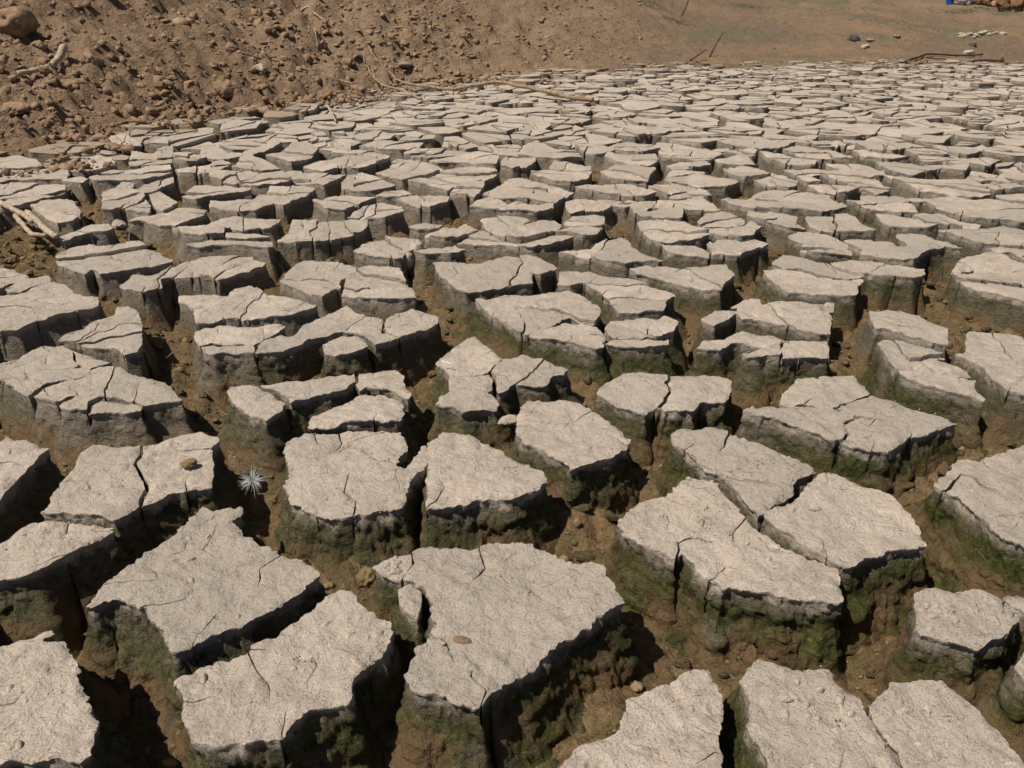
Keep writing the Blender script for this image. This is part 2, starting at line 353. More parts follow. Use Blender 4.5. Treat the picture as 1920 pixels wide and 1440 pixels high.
def solid(poly, zt, dep, cracks=(), moss=None, flare=.2, tint=0., q=1.0):
    """one lump of mud: crusted top (cracks cut in), rough flaring sides; returns V, F, attributes"""
    bid[0] += 1; sd = bid[0]
    if area(poly[:, :2]) < 0: poly = poly[::-1]
    c = poly[:, :2].mean(0); dist = math.hypot(*c); ds = max(.0026, .0030*dist)*q
    P = resample(poly, ds); xy, am = P[:, :2], P[:, 2]
    t = np.roll(xy, -1, 0)-np.roll(xy, 1, 0); t /= np.maximum(np.linalg.norm(t, axis=1), 1e-9)[:, None]; nr = np.c_[t[:, 1], -t[:, 0]]
    ea = min(.0050, .020*math.sqrt(abs(area(poly[:, :2]))))
    xy0 = xy; xy = xy+nr*(am*(ea*fbm(xy, 42, 5, sd % 50, .66)+.0022*min(1, ea/.004)*fbm(xy, 170, 3, sd % 50, .65)))[:, None]
    for _ in range(3): nr = (nr+np.roll(nr, 1, 0)+np.roll(nr, -1, 0))
    nr /= np.maximum(np.linalg.norm(nr, axis=1), 1e-9)[:, None]
    tl = rng.normal(0, .012 if dist < 1.8 else .03 if q <= 1 else .05, 2); und = .0034 if dist < 2 else .0038; dish = rng.uniform(-.002, .0035 if dist < 1.2 else .006)
    def ztop(X, d):
        z = zt+(X-c)@tl+und*fbm(X, 11, 3, 200)+(.0019 if dist < 1.4 else .0012)*fbm(X, 52, 3, 210, .62)
        if dist < 1.4: z = z-.0016*np.maximum(0, fbm(X, 95, 2, 215)-.25)
        ch = np.clip(.25+1.5*fbm(X, 38, 3, 220), 0, 1.6)
        return z-.0030*ch*np.exp(-(d/.0048)**1.3)-.0005*np.exp(-d/.002)+dish*np.exp(-d/.022)
    # top
    sp = ds*1.55; mn, mx = xy.min(0), xy.max(0); gx, gy = np.meshgrid(np.arange(mn[0], mx[0], sp), np.arange(mn[1], mx[1], sp*.9))
    gx[::2] += sp/2; G = np.c_[gx.ravel(), gy.ravel()]; G = G+rng.uniform(-.28, .28, G.shape)*sp
    G = G[inside(xy, G[:, 0], G[:, 1])]
    def dmin(A, B):
        out = np.empty(len(A))
        for k in range(0, len(A), 2000): out[k:k+2000] = np.sqrt(((A[k:k+2000, None]-B[None])**2).sum(2).min(1))
        return out
    if len(G): G = G[dmin(G, xy) > ds*.7]
    ins = []; edges = []; low = []; k0 = len(xy)
    for wd, dp, L in cracks:
        N_ = pnorm(L); tp = np.sin(np.linspace(0, math.pi, len(L)))**.5
        if len(G): G = G[dmin(G, L) > wd*.8]
        for sg in (1, -1, 0):
            pts = L+N_*(sg*wd/2*tp)[:, None]; ok = inside(xy, pts[:, 0], pts[:, 1])
            if not ok.all(): pts = pts[ok]
            if len(pts) < 2: continue
            b = k0+len(ins); ins += list(pts); edges += [(b+q_, b+q_+1) for q_ in range(len(pts)-1)]
            low += [dp*(tp[ok][q_] if sg == 0 else 0) for q_ in range(len(pts))]
    pts = np.vstack([xy]+([np.array(ins)] if ins else [])+([G] if len(G) else []))
    dl = np.zeros(len(pts)); dl[k0:k0+len(low)] = low
    r = delaunay_2d_cdt([Vector(p) for p in pts], edges, [list(range(k0))], 1, 1e-7)
    TV = np.array([tuple(v) for v in r[0]]); dpt = np.array([max([dl[o] for o in og]) if og else 0. for og in r[3]])
    TZ = ztop(TV, dmin(TV, xy))-dpt
    V = [np.c_[TV, TZ]]; F = [np.array([f for f in r[2] if len(f) == 3])]; D = [dpt*.5+np.where(dpt > 0, .006, 0)]
    # sides
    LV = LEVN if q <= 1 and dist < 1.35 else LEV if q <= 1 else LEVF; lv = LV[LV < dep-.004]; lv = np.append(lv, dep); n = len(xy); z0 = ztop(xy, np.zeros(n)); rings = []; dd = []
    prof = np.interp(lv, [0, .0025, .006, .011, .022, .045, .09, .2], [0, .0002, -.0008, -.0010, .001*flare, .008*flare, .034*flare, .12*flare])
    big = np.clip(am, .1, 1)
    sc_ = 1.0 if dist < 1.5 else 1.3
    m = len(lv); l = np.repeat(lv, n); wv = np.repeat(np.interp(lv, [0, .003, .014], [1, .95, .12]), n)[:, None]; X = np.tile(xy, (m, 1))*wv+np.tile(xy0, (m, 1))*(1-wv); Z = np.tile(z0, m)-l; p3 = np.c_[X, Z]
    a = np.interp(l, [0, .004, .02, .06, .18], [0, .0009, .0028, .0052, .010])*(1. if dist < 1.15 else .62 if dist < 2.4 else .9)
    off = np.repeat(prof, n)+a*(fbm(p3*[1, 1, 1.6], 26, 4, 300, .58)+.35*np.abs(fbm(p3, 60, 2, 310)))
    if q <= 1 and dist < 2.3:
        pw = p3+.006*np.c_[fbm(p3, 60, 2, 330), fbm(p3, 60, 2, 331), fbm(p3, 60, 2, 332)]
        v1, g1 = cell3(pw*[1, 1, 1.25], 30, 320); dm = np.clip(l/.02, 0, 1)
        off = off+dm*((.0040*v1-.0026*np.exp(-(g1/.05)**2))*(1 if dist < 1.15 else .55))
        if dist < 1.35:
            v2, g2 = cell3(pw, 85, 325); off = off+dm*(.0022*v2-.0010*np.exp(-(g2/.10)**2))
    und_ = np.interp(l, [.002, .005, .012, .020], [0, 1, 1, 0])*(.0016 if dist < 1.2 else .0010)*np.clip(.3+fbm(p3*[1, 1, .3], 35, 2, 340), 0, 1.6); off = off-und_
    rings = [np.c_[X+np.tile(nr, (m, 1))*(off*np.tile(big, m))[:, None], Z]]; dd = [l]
    b0 = len(V[0]); V.append(np.vstack(rings)); D.append(np.concatenate(dd))
    i = np.arange(len(lv)*n).reshape(len(lv), n)+b0; a, b = i[:-1], i[1:]
    Q = np.stack([a, b, np.roll(b, -1, 1), np.roll(a, -1, 1)], -1).reshape(-1, 4)
    F.append(np.vstack([Q[:, [0, 1, 2]], Q[:, [0, 2, 3]]]))
    V = np.vstack(V); D = np.concatenate(D); F = np.vstack(F)
    ms = moss_at(*c) if moss is None else moss
    return V, F, {'dep': D, 'moss': np.full(len(V), ms), 'tint': np.full(len(V), tint)}, xy
LEVS = np.array([0, .004, .012, .03])
def slab(poly, zt, dep, moss, tint, q):
    """a distant lump of mud: same build with fewer faces"""
    bid[0] += 1; sd = bid[0]
    if area(poly[:, :2]) < 0: poly = poly[::-1]
    c = poly[:, :2].mean(0); dist = math.hypot(*c); P = resample(poly, .0058*dist*q); xy, am = P[:, :2], P[:, 2]
    t = np.roll(xy, -1, 0)-np.roll(xy, 1, 0); t /= np.maximum(np.linalg.norm(t, axis=1), 1e-9)[:, None]; nr = np.c_[t[:, 1], -t[:, 0]]
    nz = fbm(xy, 40, 3, sd % 50, .66); xy = xy+nr*(am*min(.006, .022*math.sqrt(abs(area(poly[:, :2]))))*nz)[:, None]
    tl = rng.normal(0, .04, 2); r = delaunay_2d_cdt([Vector(p) for p in xy], [], [list(range(len(xy)))], 1, 1e-7)
    TV = np.array([tuple(v) for v in r[0]]); n = len(xy); lv = np.append(LEVS[LEVS < dep-.004], dep); m = len(lv)
    z0 = zt+(xy-c)@tl; l = np.repeat(lv, n); off = np.repeat(np.interp(lv, [0, .004, .012, .03, .1], [0, -.001, -.002, .002, .03]), n)*np.tile(np.clip(am, .1, 1), m)+np.tile(nz, m)*l*.10
    V = np.vstack([np.c_[TV, zt+(TV-c)@tl], np.c_[np.tile(xy, (m, 1))+np.tile(nr, (m, 1))*off[:, None], np.tile(z0, m)-l]])
    i = np.arange(m*n).reshape(m, n)+len(TV); a, b = i[:-1], i[1:]; Q = np.stack([a, b, np.roll(b, -1, 1), np.roll(a, -1, 1)], -1).reshape(-1, 4)
    F = np.vstack([np.array([f for f in r[2] if len(f) == 3]).reshape(-1, 3), Q[:, [0, 1, 2]], Q[:, [0, 2, 3]]])
    return V, F, {'dep': np.concatenate([np.zeros(len(TV)), l]), 'moss': np.full(len(V), moss), 'tint': np.full(len(V), tint)}, xy
def cross(pp, o, dv):
    best = None
    for i in range(len(pp)):
        e = pp[(i+1) % len(pp)]-pp[i]; den = dv[0]*e[1]-dv[1]*e[0]
        if abs(den) < 1e-9: continue
        w_ = pp[i]-o; tt = (w_[0]*e[1]-w_[1]*e[0])/den; uu = (w_[0]*dv[1]-w_[1]*dv[0])/den
        if 0 <= uu <= 1 and tt > 0 and (best is None or tt < best): best = tt
    return None if best is None else o+dv*best
def chord(parts, amin, wd):               # break the largest piece in two along a wandering line
    kk = int(np.argmax([abs(area(q[:, :2])) for q in parts])); q = parts[kk]; pp = q[:, :2]; c = pp.mean(0)
    if abs(area(pp)) < amin or not inside(pp, c[:1], c[1:])[0]: return
    an = rng.uniform(-.6, .6)+(math.pi/2 if rng.random() < .4 else 0); dv = np.array([math.cos(an), math.sin(an)]); k = math.sqrt(abs(area(pp)))
    c2 = c+rng.normal(0, .12*k, 2); c = c2 if inside(pp, c2[:1], c2[1:])[0] else c; an += rng.normal(0, .35); dv2 = np.array([math.cos(an), math.sin(an)])
    a, b = cross(pp, c, -dv), cross(pp, c, dv2)
    if a is None or b is None: return
    two = [x for x in split(q, wiggle(np.array([a, c, b]), .02, .006, 3), wd) if len(x) > 2 and abs(area(x[:, :2])) > amin*.12]
    if two: parts[kk:kk+1] = two
def nick(p, wd, ln):                      # a short crack running in from the rim
    for _ in range(6):
        i = int(rng.integers(len(p)))
        if p[i, 2] < .9: continue
        a = p[i, :2]; c = p[:, :2].mean(0); d = c-a; d /= max(1e-6, np.linalg.norm(d)); an = math.atan2(d[1], d[0])+rng.normal(0, .5); L = [a]
        for k in range(4): an += rng.normal(0, .35); L.append(L[-1]+ln/4*np.array([math.cos(an), math.sin(an)]))
        L = np.array(L)
        if inside(p[:, :2], L[1:, 0], L[1:, 1]).all() and np.sqrt(((p[:, None, :2]-L[None, 2:])**2).sum(2)).min() > .006: return notch(p, wiggle(L, .008, .002, 7), wd)
    return p
BLOCKERS = []; TOPS = []; COUNT = [0]
TR = {'F': (0, 0, 1), 'A': (0, 720, .5), 'B': (960, 720, .5), 'C': (0, 360, 1/3), 'D': (640, 360, 1/3), 'E': (1280, 360, 1/3), 'L': (0, 0, 1/3), 'M': (640, 0, 1/3), 'N': (1280, 0, 1/3)}
def pts(s, tr, z):
    ox, oy, k = TR[tr]; a = [tuple(map(float, q.split(','))) for q in s.split()]
    return np.array([at(ox+x*k, oy+y*k, z) for x, y in a])
USED = set()
LM = [(80, 135, 'curved pale stick'), (55, 420, 'driftwood sticks'), (900, 160, 'long branch middle'), (1105, 187, 'long branch end'), (690, 140, 'forked twig'), (770, 500, 'two leaning chunks'), (430, 186, 'hollowed clod'), (1325, 95, 'dark shore twigs'), (1605, 82, 'black shore stone'), (1770, 110, 'long shore stick'), (1850, 68, 'white rubble streak'), (622, 212, 'small pale stick'), (980, 420, 'wide centre slab'), (1150, 465, 'wing-shaped block'), (430, 430, 'three-slab stepped block'), (1650, 119, 'domed grey stone'), (1880, 121, 'dark root'), (600, 150, 'straight brown stick'), (40, 208, 'spiky clod'), (1500, 560, 'stepped raised-lip slab'), (1400, 475, 'mossy dark gap'), (1820, 480, 'lump-bearing edge slab')]
NUM = 'zero one two three four five six seven eight nine ten eleven twelve thirteen fourteen fifteen sixteen'.split()
def place(n, uv, wpx, hpx, asp):          # look, then steps from the nearest landmark counted in its own widths and depths
    look = ('long ' if asp > 1.9 else 'blocky ' if asp < 1.15 else '')+('unbroken' if n == 1 else '%s-piece' % NUM[min(n, 12)])
    for u, v, name in sorted(LM, key=lambda t: abs(t[0]-uv[0])/max(wpx, 6)+abs(t[1]-uv[1])/max(hpx, 3)):
        dx, dy = int(round((uv[0]-u)/max(wpx, 6))), int(round((uv[1]-v)/max(hpx, 3)))
        if abs(dx) > 16 or abs(dy) > 16: continue
        w_ = [] if dx == 0 else ['%s widths %s' % (NUM[abs(dx)], 'right' if dx > 0 else 'left')]
        w_ += [] if dy == 0 else ['%s depths %s' % (NUM[abs(dy)], 'below' if dy > 0 else 'above')]
        l = '%s mud slab %s of the %s' % (look, ' and '.join(w_) if w_ else 'just in front', name)
        if l not in USED: USED.add(l); return l
    return look+' mud slab in the crowded middle of the cracked field'
def block(label, tr, frs, cracks=(), z=None, moss=None, group=None, shells=0):
    """frs: outlines of the tops; cracks: (kind, width, line) kind s = splits, e = runs in from the edge, i = inside"""
    zt = rng.uniform(-.006, .006) if z is None else z
    if group: uvs = np.array([[TR[tr][0]+float(q.split(',')[0])*TR[tr][2], TR[tr][1]+float(q.split(',')[1])*TR[tr][2]] for q in frs.split()])
    if isinstance(frs, str): frs = [frs]
    polys = []
    for f in frs:
        p = chaikin(pts(f, tr, zt)); p = p if area(p) > 0 else p[::-1]; polys.append(np.c_[p, np.ones(len(p))])
    allp = np.vstack(polys)[:, :2]; c = allp.mean(0); dist = math.hypot(*c); mpp = dist/FPX*TR[tr][2]*1.05
    grooves = []
    for kind, wd, line in cracks:
        L = wiggle(pts(line, tr, zt), .012, .0035, 400+len(grooves)); wd = wd*mpp; m = L[len(L)//2]
        k = int(np.argmin([0 if inside(p[:, :2], m[:1], m[1:])[0] else 1+((p[:, :2]-m)**2).sum(1).min() for p in polys]))
        if kind == 's':
            two = split(polys[k], L, wd); polys[k:k+1] = [t for t in two if abs(area(t[:, :2])) > 1e-4]
        elif kind == 'e': polys[k] = notch(polys[k], L, wd)
        else: grooves.append((wd, min(.03, wd*4), L))
    if group:
        for t in range(int(rng.integers(1, 4))): chord(polys, .0035, rng.uniform(.002, .005))
    elif dist > 1.15:
        for t in range(int(rng.integers(1, 4))): chord(polys, .0065, rng.uniform(.0016, .0038))
    elif dist > .9 and not cracks: chord(polys, .02, .0022)
    for k in range(len(polys)):
        A_ = abs(area(polys[k][:, :2]))
        for t in range(int(rng.integers(1, 5) if A_ > .003 else 0)): polys[k] = nick(polys[k], rng.uniform(.0009, .0022)*(.7+.3*dist), rng.uniform(.15, .5)*math.sqrt(A_))
        for t in range(int(rng.integers(0, 4) if A_ > .006 and dist < 1.9 else 0)):          # hairlines inside the crust
            q = polys[k][:, :2]; p0 = q.mean(0)+rng.normal(0, .22, 2)*math.sqrt(A_); an = rng.uniform(0, 6.28); L = [p0]
            for _ in range(5): an += rng.normal(0, .45); L.append(L[-1]+rng.uniform(.05, .12)*math.sqrt(A_)*np.array([math.cos(an), math.sin(an)]))
            L = wiggle(np.array(L), .007, .002, 11)
            if inside(q, L[:, 0], L[:, 1]).all() and np.sqrt(((q[:, None]-L[None])**2).sum(2)).min() > .007 and all(np.sqrt(((g_[2][:, None]-L[None])**2).sum(2)).min() > .006 for g_ in grooves): grooves.append((rng.uniform(.0009, .0016), .004, L))
    fd = float(floor_depth(np.array([c[0]]), np.array([c[1]]))[0])+.03; fl = rng.uniform(.45, 1.15)
    if group: e_ = np.ptp(allp, 0); label = place(len(polys), uvs.mean(0), *np.ptp(uvs, 0), max(e_)/max(min(e_), 1e-4))
    root = None; name = 'mud_block'
    if len(polys) > 1: root = link(name, None, None, label, 'mud block', group, None, (c[0], c[1], zt)); root.empty_display_size = .02
    for p in polys:
        if area(p[:, :2]) < 0: p = p[::-1]
        g = [x for x in grooves if inside(p[:, :2], x[2][len(x[2])//2][:1], x[2][len(x[2])//2][1:])[0]]
        V, F, A, xy = solid(p, zt+(rng.uniform(-.002, .002) if root else 0), fd, g, moss, fl, rng.uniform(0, .85))
        V = V-np.array([c[0], c[1], zt])
        o = link('fragment' if root else name, mesh('mud', V, F, MUD, A), root, *((None, None, None, None) if root else (label, 'mud block', group, None)), None if root else (c[0], c[1], zt))
        if not root: top = o
        BLOCKERS.append(xy); TOPS.append((xy, zt))
    COUNT[0] += 1
    if shells: SHELLS.append((root or top, np.vstack([p[:, :2] for p in polys]) if len(polys) == 1 else polys[0][:, :2], c, zt, shells))
    return root or top
SHELLS = []
# ---- nearest blocks
b_front_wide = block('large near mud block at the bottom, with a jagged notch in its back edge', 'A', '655,1105 720,1080 800,1050 930,1010 945,985 1040,955 1150,870 1215,810 1270,780 1300,785 1340,830 1400,880 1460,905 1470,970 1440,1020 1380,1060 1325,1110 1320,1195 1240,1215 1160,1230 1100,1290 1060,1330 980,1330 900,1360 800,1365 720,1330 700,1290 690,1200 680,1150',
      [('e', 9, '935,1010 955,1060 1000,1110 1010,1190'), ('e', 9, '950,1000 1035,990 1050,1035')], shells=7)
b_corner = block('mud block filling the bottom left corner, with a thin spur on its back edge', 'A', '-120,1000 0,990 80,975 130,950 195,925 205,942 165,972 240,975 275,1030 300,1120 335,1200 355,1280 345,1390 300,1420 200,1412 60,1425 -120,1450', [('e', 6, '-115,1240 40,1190 130,1130')], shells=5)
b_arrow = block('big arrow-shaped mud block with a thin crack from its raised tip', 'A', '315,830 390,755 470,690 550,640 640,580 690,530 760,465 830,475 900,468 905,490 870,520 910,560 960,600 1040,640 1100,660 1165,685 1195,715 1180,740 1100,800 1000,860 900,915 800,955 720,985 655,1010 620,950 590,880 540,835 470,820 400,812 340,835',
      [('i', 9, '815,525 800,560 775,600 770,625 815,660'), ('e', 9, '1050,645 985,695 965,735 965,770'), ('i', 6, '540,680 580,700 595,750')], shells=4)
b_left_low = block('mud block cut by the left edge, above the bottom corner block', 'A', '-90,640 0,595 60,550 120,515 260,512 330,525 420,535 425,550 340,590 250,640 130,705 60,720 -90,740', [('e', 10, '425,545 350,550 315,540')])
block('mud block split by a winding crack, a small clod on its right piece', 'A', '150,485 225,370 300,262 345,230 440,228 520,228 565,222 640,200 735,172 820,190 822,208 790,240 800,290 790,372 700,390 640,400 560,432 520,442 470,475 430,508 370,492 300,483',
      [('s', 14, '528,228 510,290 525,340 550,385 520,440'), ('e', 13, '800,240 700,240 640,235'), ('e', 10, '508,285 485,318 440,330 410,315')])
block('small mud block at the left edge above the split block with a clod', 'A', '-90,200 0,212 20,190 100,210 185,240 120,300 60,350 0,420 -90,480', [('e', 8, '-88,292 35,288 110,297'), ('i', 8, '40,240 35,285')])
block('broad mud block with a bent crack through its middle, right of the white seed tuft', 'A', '1070,215 1130,180 1270,178 1340,172 1440,175 1500,185 1525,215 1530,235 1480,290 1515,310 1560,260 1590,228 1622,245 1630,275 1590,310 1545,350 1530,400 1515,460 1440,475 1330,495 1250,500 1190,485 1130,460 1085,430 1060,375 1085,340 1065,240',
      [('e', 9, '1270,178 1285,212 1265,240 1225,262'), ('e', 8, '1325,495 1328,440 1282,402 1310,335 1295,300'), ('e', 7, '1178,178 1178,212 1210,220'), ('i', 6, '1225,300 1230,325 1180,335'), ('i', 6, '1230,325 1300,322')])
block('smooth five-sided mud block directly behind the largest front block', 'F', '800,832 828,816 860,816 890,822 940,845 985,868 1020,885 1025,902 1005,920 960,938 900,936 870,944 830,952 800,955 799,930 800,900 804,860', [('i', 4, '860,822 875,828')])
b_big = block('largest front mud block, holding a brown shell, with a long crack across its right half', 'F', ['697,1056 720,1045 770,1042 800,1024 840,1030 890,1032 915,1020 955,1020 1000,1022 1025,1040 1075,1065 1125,1065 1150,1100 1168,1135 1145,1150 1110,1170 1075,1195 1035,1225 1000,1252 955,1275 920,1302 900,1328 870,1325 840,1315 810,1308 780,1305 765,1270 772,1245 788,1210 805,1188 820,1170 805,1160 810,1135 800,1110 780,1095 752,1086 715,1080', '745,1100 765,1092 790,1110 790,1135 782,1160 765,1150 750,1135'],
      [('s', 7, '772,1040 776,1065 752,1088'), ('e', 6, '900,1030 905,1065 880,1105'), ('i', 6, '928,1074 960,1090 990,1103 1020,1125 1067,1151'), ('i', 2.5, '1008,1108 1040,1092 1078,1068'), ('e', 4, '900,1326 910,1298 885,1270 886,1255')], shells=6)
block('rounded mud block tilted over a hollow, in the centre below the twin pieces', 'B', '20,110 30,85 60,62 150,65 240,62 290,100 350,130 400,165 440,205 435,235 380,270 300,300 220,325 200,300 150,265 90,240 40,215 15,180', [('e', 7, '305,105 260,125 230,145')])
block('pair of mud pieces joined side by side with a dark wedge gap in front', 'F', '1118,733 1135,715 1175,698 1210,700 1255,706 1300,702 1350,702 1372,712 1370,735 1362,748 1315,750 1302,768 1246,767 1235,757 1212,771 1180,762 1150,750', [('s', 7, '1254,706 1252,735 1243,752 1233,762'), ('i', 3, '1200,712 1238,730')])
block('long tapering mud block with a small piece cracked off its far left corner', 'B', '600,180 640,165 720,165 760,160 810,180 820,195 900,215 960,240 1040,270 1130,310 1140,330 1080,350 1050,380 1050,410 1000,445 960,470 925,490 890,450 850,400 810,350 780,330 720,310 690,285 650,240 610,210', [('e', 12, '812,188 800,225 770,250'), ('e', 8, '692,288 780,320 850,350 970,358')])
block('large mud block with a hooked crack on its left side, mossy green front', 'B', '400,490 430,460 500,435 570,415 620,370 680,335 750,350 790,400 830,450 870,505 920,545 980,580 1060,630 1130,665 1180,680 1215,690 1230,750 1245,790 1235,825 1180,830 1110,805 1040,810 960,785 880,765 820,760 790,770 740,740 700,695 660,650 635,620 610,650 560,620 500,590 440,560 400,520',
      [('e', 13, '618,640 625,585 680,560 730,575 810,588'), ('e', 7, '872,510 830,545 830,585'), ('e', 6, '630,365 720,385 790,412'), ('i', 5, '510,500 570,560'), ('i', 5, '580,420 670,468')], shells=6)
block('triangular mud block with a rough front rim, right of the hooked-crack block', 'B', '945,495 1000,460 1060,435 1100,385 1150,345 1200,335 1280,370 1380,410 1440,450 1480,500 1530,560 1560,590 1555,610 1480,625 1400,640 1330,660 1280,690 1240,690 1180,650 1110,615 1040,560 980,520', shells=5)
block('wide mud block broken by a Y-shaped crack into four plates, right of centre', 'E', ['540,1190 570,1120 640,1055 760,1045 840,1015 960,1015 1020,1060 1060,1125 960,1160 870,1200 840,1225 770,1210 680,1190 600,1190', '845,1222 960,1165 1070,1130 1180,1155 1300,1200 1420,1240 1555,1290 1460,1320 1380,1345 1290,1360 1250,1330 1160,1290 1060,1262 980,1245 900,1220', '345,1225 400,1185 410,1205 540,1210 620,1200 700,1210 810,1230 900,1235 970,1260 960,1275 905,1290 900,1320 930,1350 900,1385 860,1400 800,1385 700,1340 580,1300 450,1265 370,1240', '915,1290 975,1270 1080,1280 1160,1300 1240,1340 1280,1365 1240,1400 1180,1440 1150,1455 1060,1450 960,1435 885,1405 935,1365 940,1345 915,1320'], [('i', 7, '620,1220 700,1270')])
block('rough mud block cut by the right edge, with a broken hollow in its crust', 'B', '1590,380 1610,340 1680,295 1760,285 1830,265 1920,235 2060,230 2060,640 1920,605 1840,580 1790,520 1720,470 1670,420 1620,400', [('e', 16, '1610,400 1680,345 1740,370 1800,395 1840,420'), ('i', 8, '1800,500 1880,495')], shells=5)
block('small lumpy mud block studded with shells near the right edge', 'B', '1510,840 1515,800 1560,785 1650,785 1730,782 1790,800 1850,820 1890,860 1900,885 1860,940 1800,965 1750,1000 1680,975 1600,955 1530,945 1505,920 1520,880', shells=12)
block('sliver of a mud block at the right edge beside the shell-studded block', 'B', '1840,800 1880,785 1960,790 2060,800 2060,890 1920,850 1880,830')
block('mud block cut by the right edge, below the shell-studded block', 'B', '1885,1060 1920,1010 2060,990 2060,1110 1930,1120')
block('mud block at the bottom edge with a pale curved back edge, right of centre', 'B', '185,1440 240,1370 330,1330 400,1310 410,1260 430,1190 520,1160 600,1120 660,1080 720,1060 745,1075 750,1110 780,1150 795,1200 790,1250 770,1320 790,1400 800,1460 790,1600 480,1620 100,1600', [('e', 9, '440,1190 510,1230 550,1280 565,1320'), ('i', 6, '400,1340 470,1360 560,1380'), ('e', 8, '795,1240 760,1220 765,1280')], shells=6)
block('long mud block at the bottom edge, second from the bottom right corner', 'B', '850,1110 880,1060 930,1025 1000,1045 1100,1060 1190,1055 1250,1120 1310,1170 1330,1210 1360,1290 1410,1370 1460,1450 1480,1580 1000,1580 960,1420 900,1340 880,1290 900,1220 890,1160', shells=11)
block('mud block at the bottom right corner, its far edge curving down to the right', 'B', '1345,1205 1400,1160 1430,1130 1520,1120 1610,1125 1680,1170 1720,1210 1780,1260 1840,1320 1900,1390 1960,1460 1960,1600 1530,1590 1450,1400 1400,1320 1350,1240', shells=9)
# ---- left middle
block('layered mud block at the left edge with a narrow crack along its middle', 'C', '-80,1000 0,960 100,930 240,868 360,875 480,905 600,945 635,968 540,990 512,1000 500,1030 440,1050 330,1065 240,1085 170,1125 160,1140 90,1110 0,1050 -80,1040', [('e', 7, '632,972 520,985 400,988 250,1000 140,1000'), ('e', 7, '240,870 275,905 255,965'), ('i', 5, '140,1005 160,1045 240,1068')])
block('mud block with a bowl-shaped arc of cracks along its front, left side', 'C', ['185,1148 240,1105 360,1075 480,1020 560,995 690,990 720,1025 830,1050 920,1062 975,1110 1025,1165 950,1170 815,1195 800,1200 760,1170 680,1150 580,1152 540,1150 440,1145 370,1155 310,1180 250,1165', '335,1210 380,1180 440,1165 540,1165 565,1168 500,1200 485,1240 400,1235 345,1225', '495,1245 505,1210 570,1175 680,1165 760,1185 795,1205 790,1225 700,1235 600,1228'], [('e', 6, '440,1145 400,1105 360,1085'), ('e', 6, '755,1165 760,1120 775,1085'), ('i', 4, '770,1125 850,1105')], moss=.12)
block('mud block with a scooped left flank beside the deep crack on the left', 'C', '330,840 380,805 470,770 560,720 640,690 660,650 720,640 775,680 800,740 800,800 800,860 770,905 700,920 690,910 650,870 600,860 520,865 440,850', moss=.2)
block('long dark-fronted mud slab at the left edge, above the layered block', 'C', '-60,610 0,585 140,572 180,550 230,520 300,505 370,525 420,570 470,600 555,595 555,640 500,665 440,678 330,702 200,732 100,772 0,782 -60,790', [('e', 7, '-50,660 90,648 180,660 200,700'), ('i', 8, '190,608 260,602 330,600'), ('i', 6, '150,600 60,625 0,640'), ('e', 7, '550,640 430,640 300,655')], moss=.1)
block('narrow wedge of mud above the dark-fronted slab at left', 'C', '30,555 120,505 280,482 290,508 180,540 100,566 50,570', moss=.1)
block('small mud slab at the left edge below the driftwood', 'C', '-60,420 0,425 70,430 160,470 150,500 60,510 0,540 -60,560', [('i', 6, '10,455 80,465')], moss=.1)
block('mud block with a fallen-away front corner, upper left of the deep crack', 'C', '315,365 400,325 500,315 600,320 650,315 720,290 790,288 880,330 970,365 970,380 880,395 800,415 720,425 640,440 560,450 520,430 470,455 420,440 350,415 310,390', [('i', 9, '620,345 630,372 740,383'), ('e', 7, '925,342 850,335 840,365'), ('i', 6, '560,415 640,390')], moss=.08)
block('crumbling mud block with a diagonal dark crack, behind the deep left crack', 'C', '740,470 850,465 960,415 1060,375 1130,362 1290,365 1420,360 1430,385 1500,400 1480,415 1400,450 1300,480 1230,495 1210,490 1180,470 1080,465 960,465 900,480 910,520 870,540 810,555 690,535 670,520 730,490', [('s', 11, '1205,490 1250,450 1330,415 1428,378'), ('e', 8, '810,550 815,520')], moss=.15)
block('three-step mud block right of the deep left crack', 'C', ['1000,605 1000,575 1100,565 1190,570 1280,575 1320,540 1400,530 1450,545 1500,590 1600,605 1700,620 1785,650 1770,665 1640,700 1500,715 1380,720 1260,725 1150,748 1110,755 1090,700 1085,650 1040,620', '1095,775 1160,755 1300,755 1450,755 1590,750 1605,770 1550,800 1480,830 1430,858 1400,855 1300,850 1200,845 1120,855 1090,815', '1135,880 1200,868 1300,870 1420,870 1435,890 1430,910 1340,905 1250,905 1200,915 1150,900'], [('i', 5, '1390,615 1340,650 1300,690'), ('e', 6, '1690,640 1640,670 1540,690'), ('i', 5, '1220,765 1240,800')], moss=.3)
block('mud block in three pieces with a sickle-shaped crack in front, left of centre', 'F', ['482,665 490,645 520,635 547,632 567,617 593,603 620,587 640,578 652,572 665,585 700,592 718,596 713,617 722,622 748,635 738,641 703,652 697,643 680,632 660,624 640,622 617,630 590,637 567,645 547,653 517,662', '604,646 620,640 645,629 662,633 680,643 690,655 670,663 640,668 610,667', '720,617 723,600 745,586 775,582 800,587 825,597 820,607 795,617 768,627 750,634 735,626'], [('i', 2.5, '745,612 765,605 790,612')])
block('steep mud block with a sunlit left face, behind the three-piece block', 'F', '525,530 540,510 565,492 580,488 640,498 670,505 668,515 640,530 640,545 632,545 605,560 575,552 545,540', [('i', 2, '590,510 600,497'), ('e', 2.5, '525,527 570,522 605,525 630,540')], moss=.12)
block('flat mud block with a dark front wall, just left of the two leaning chunks', 'D', '0,580 20,545 30,495 70,460 150,430 250,435 330,440 350,490 400,550 425,595 350,605 270,605 180,600 80,590', [('i', 4, '60,510 220,510 320,520'), ('i', 4, '40,490 80,470')], moss=.12)
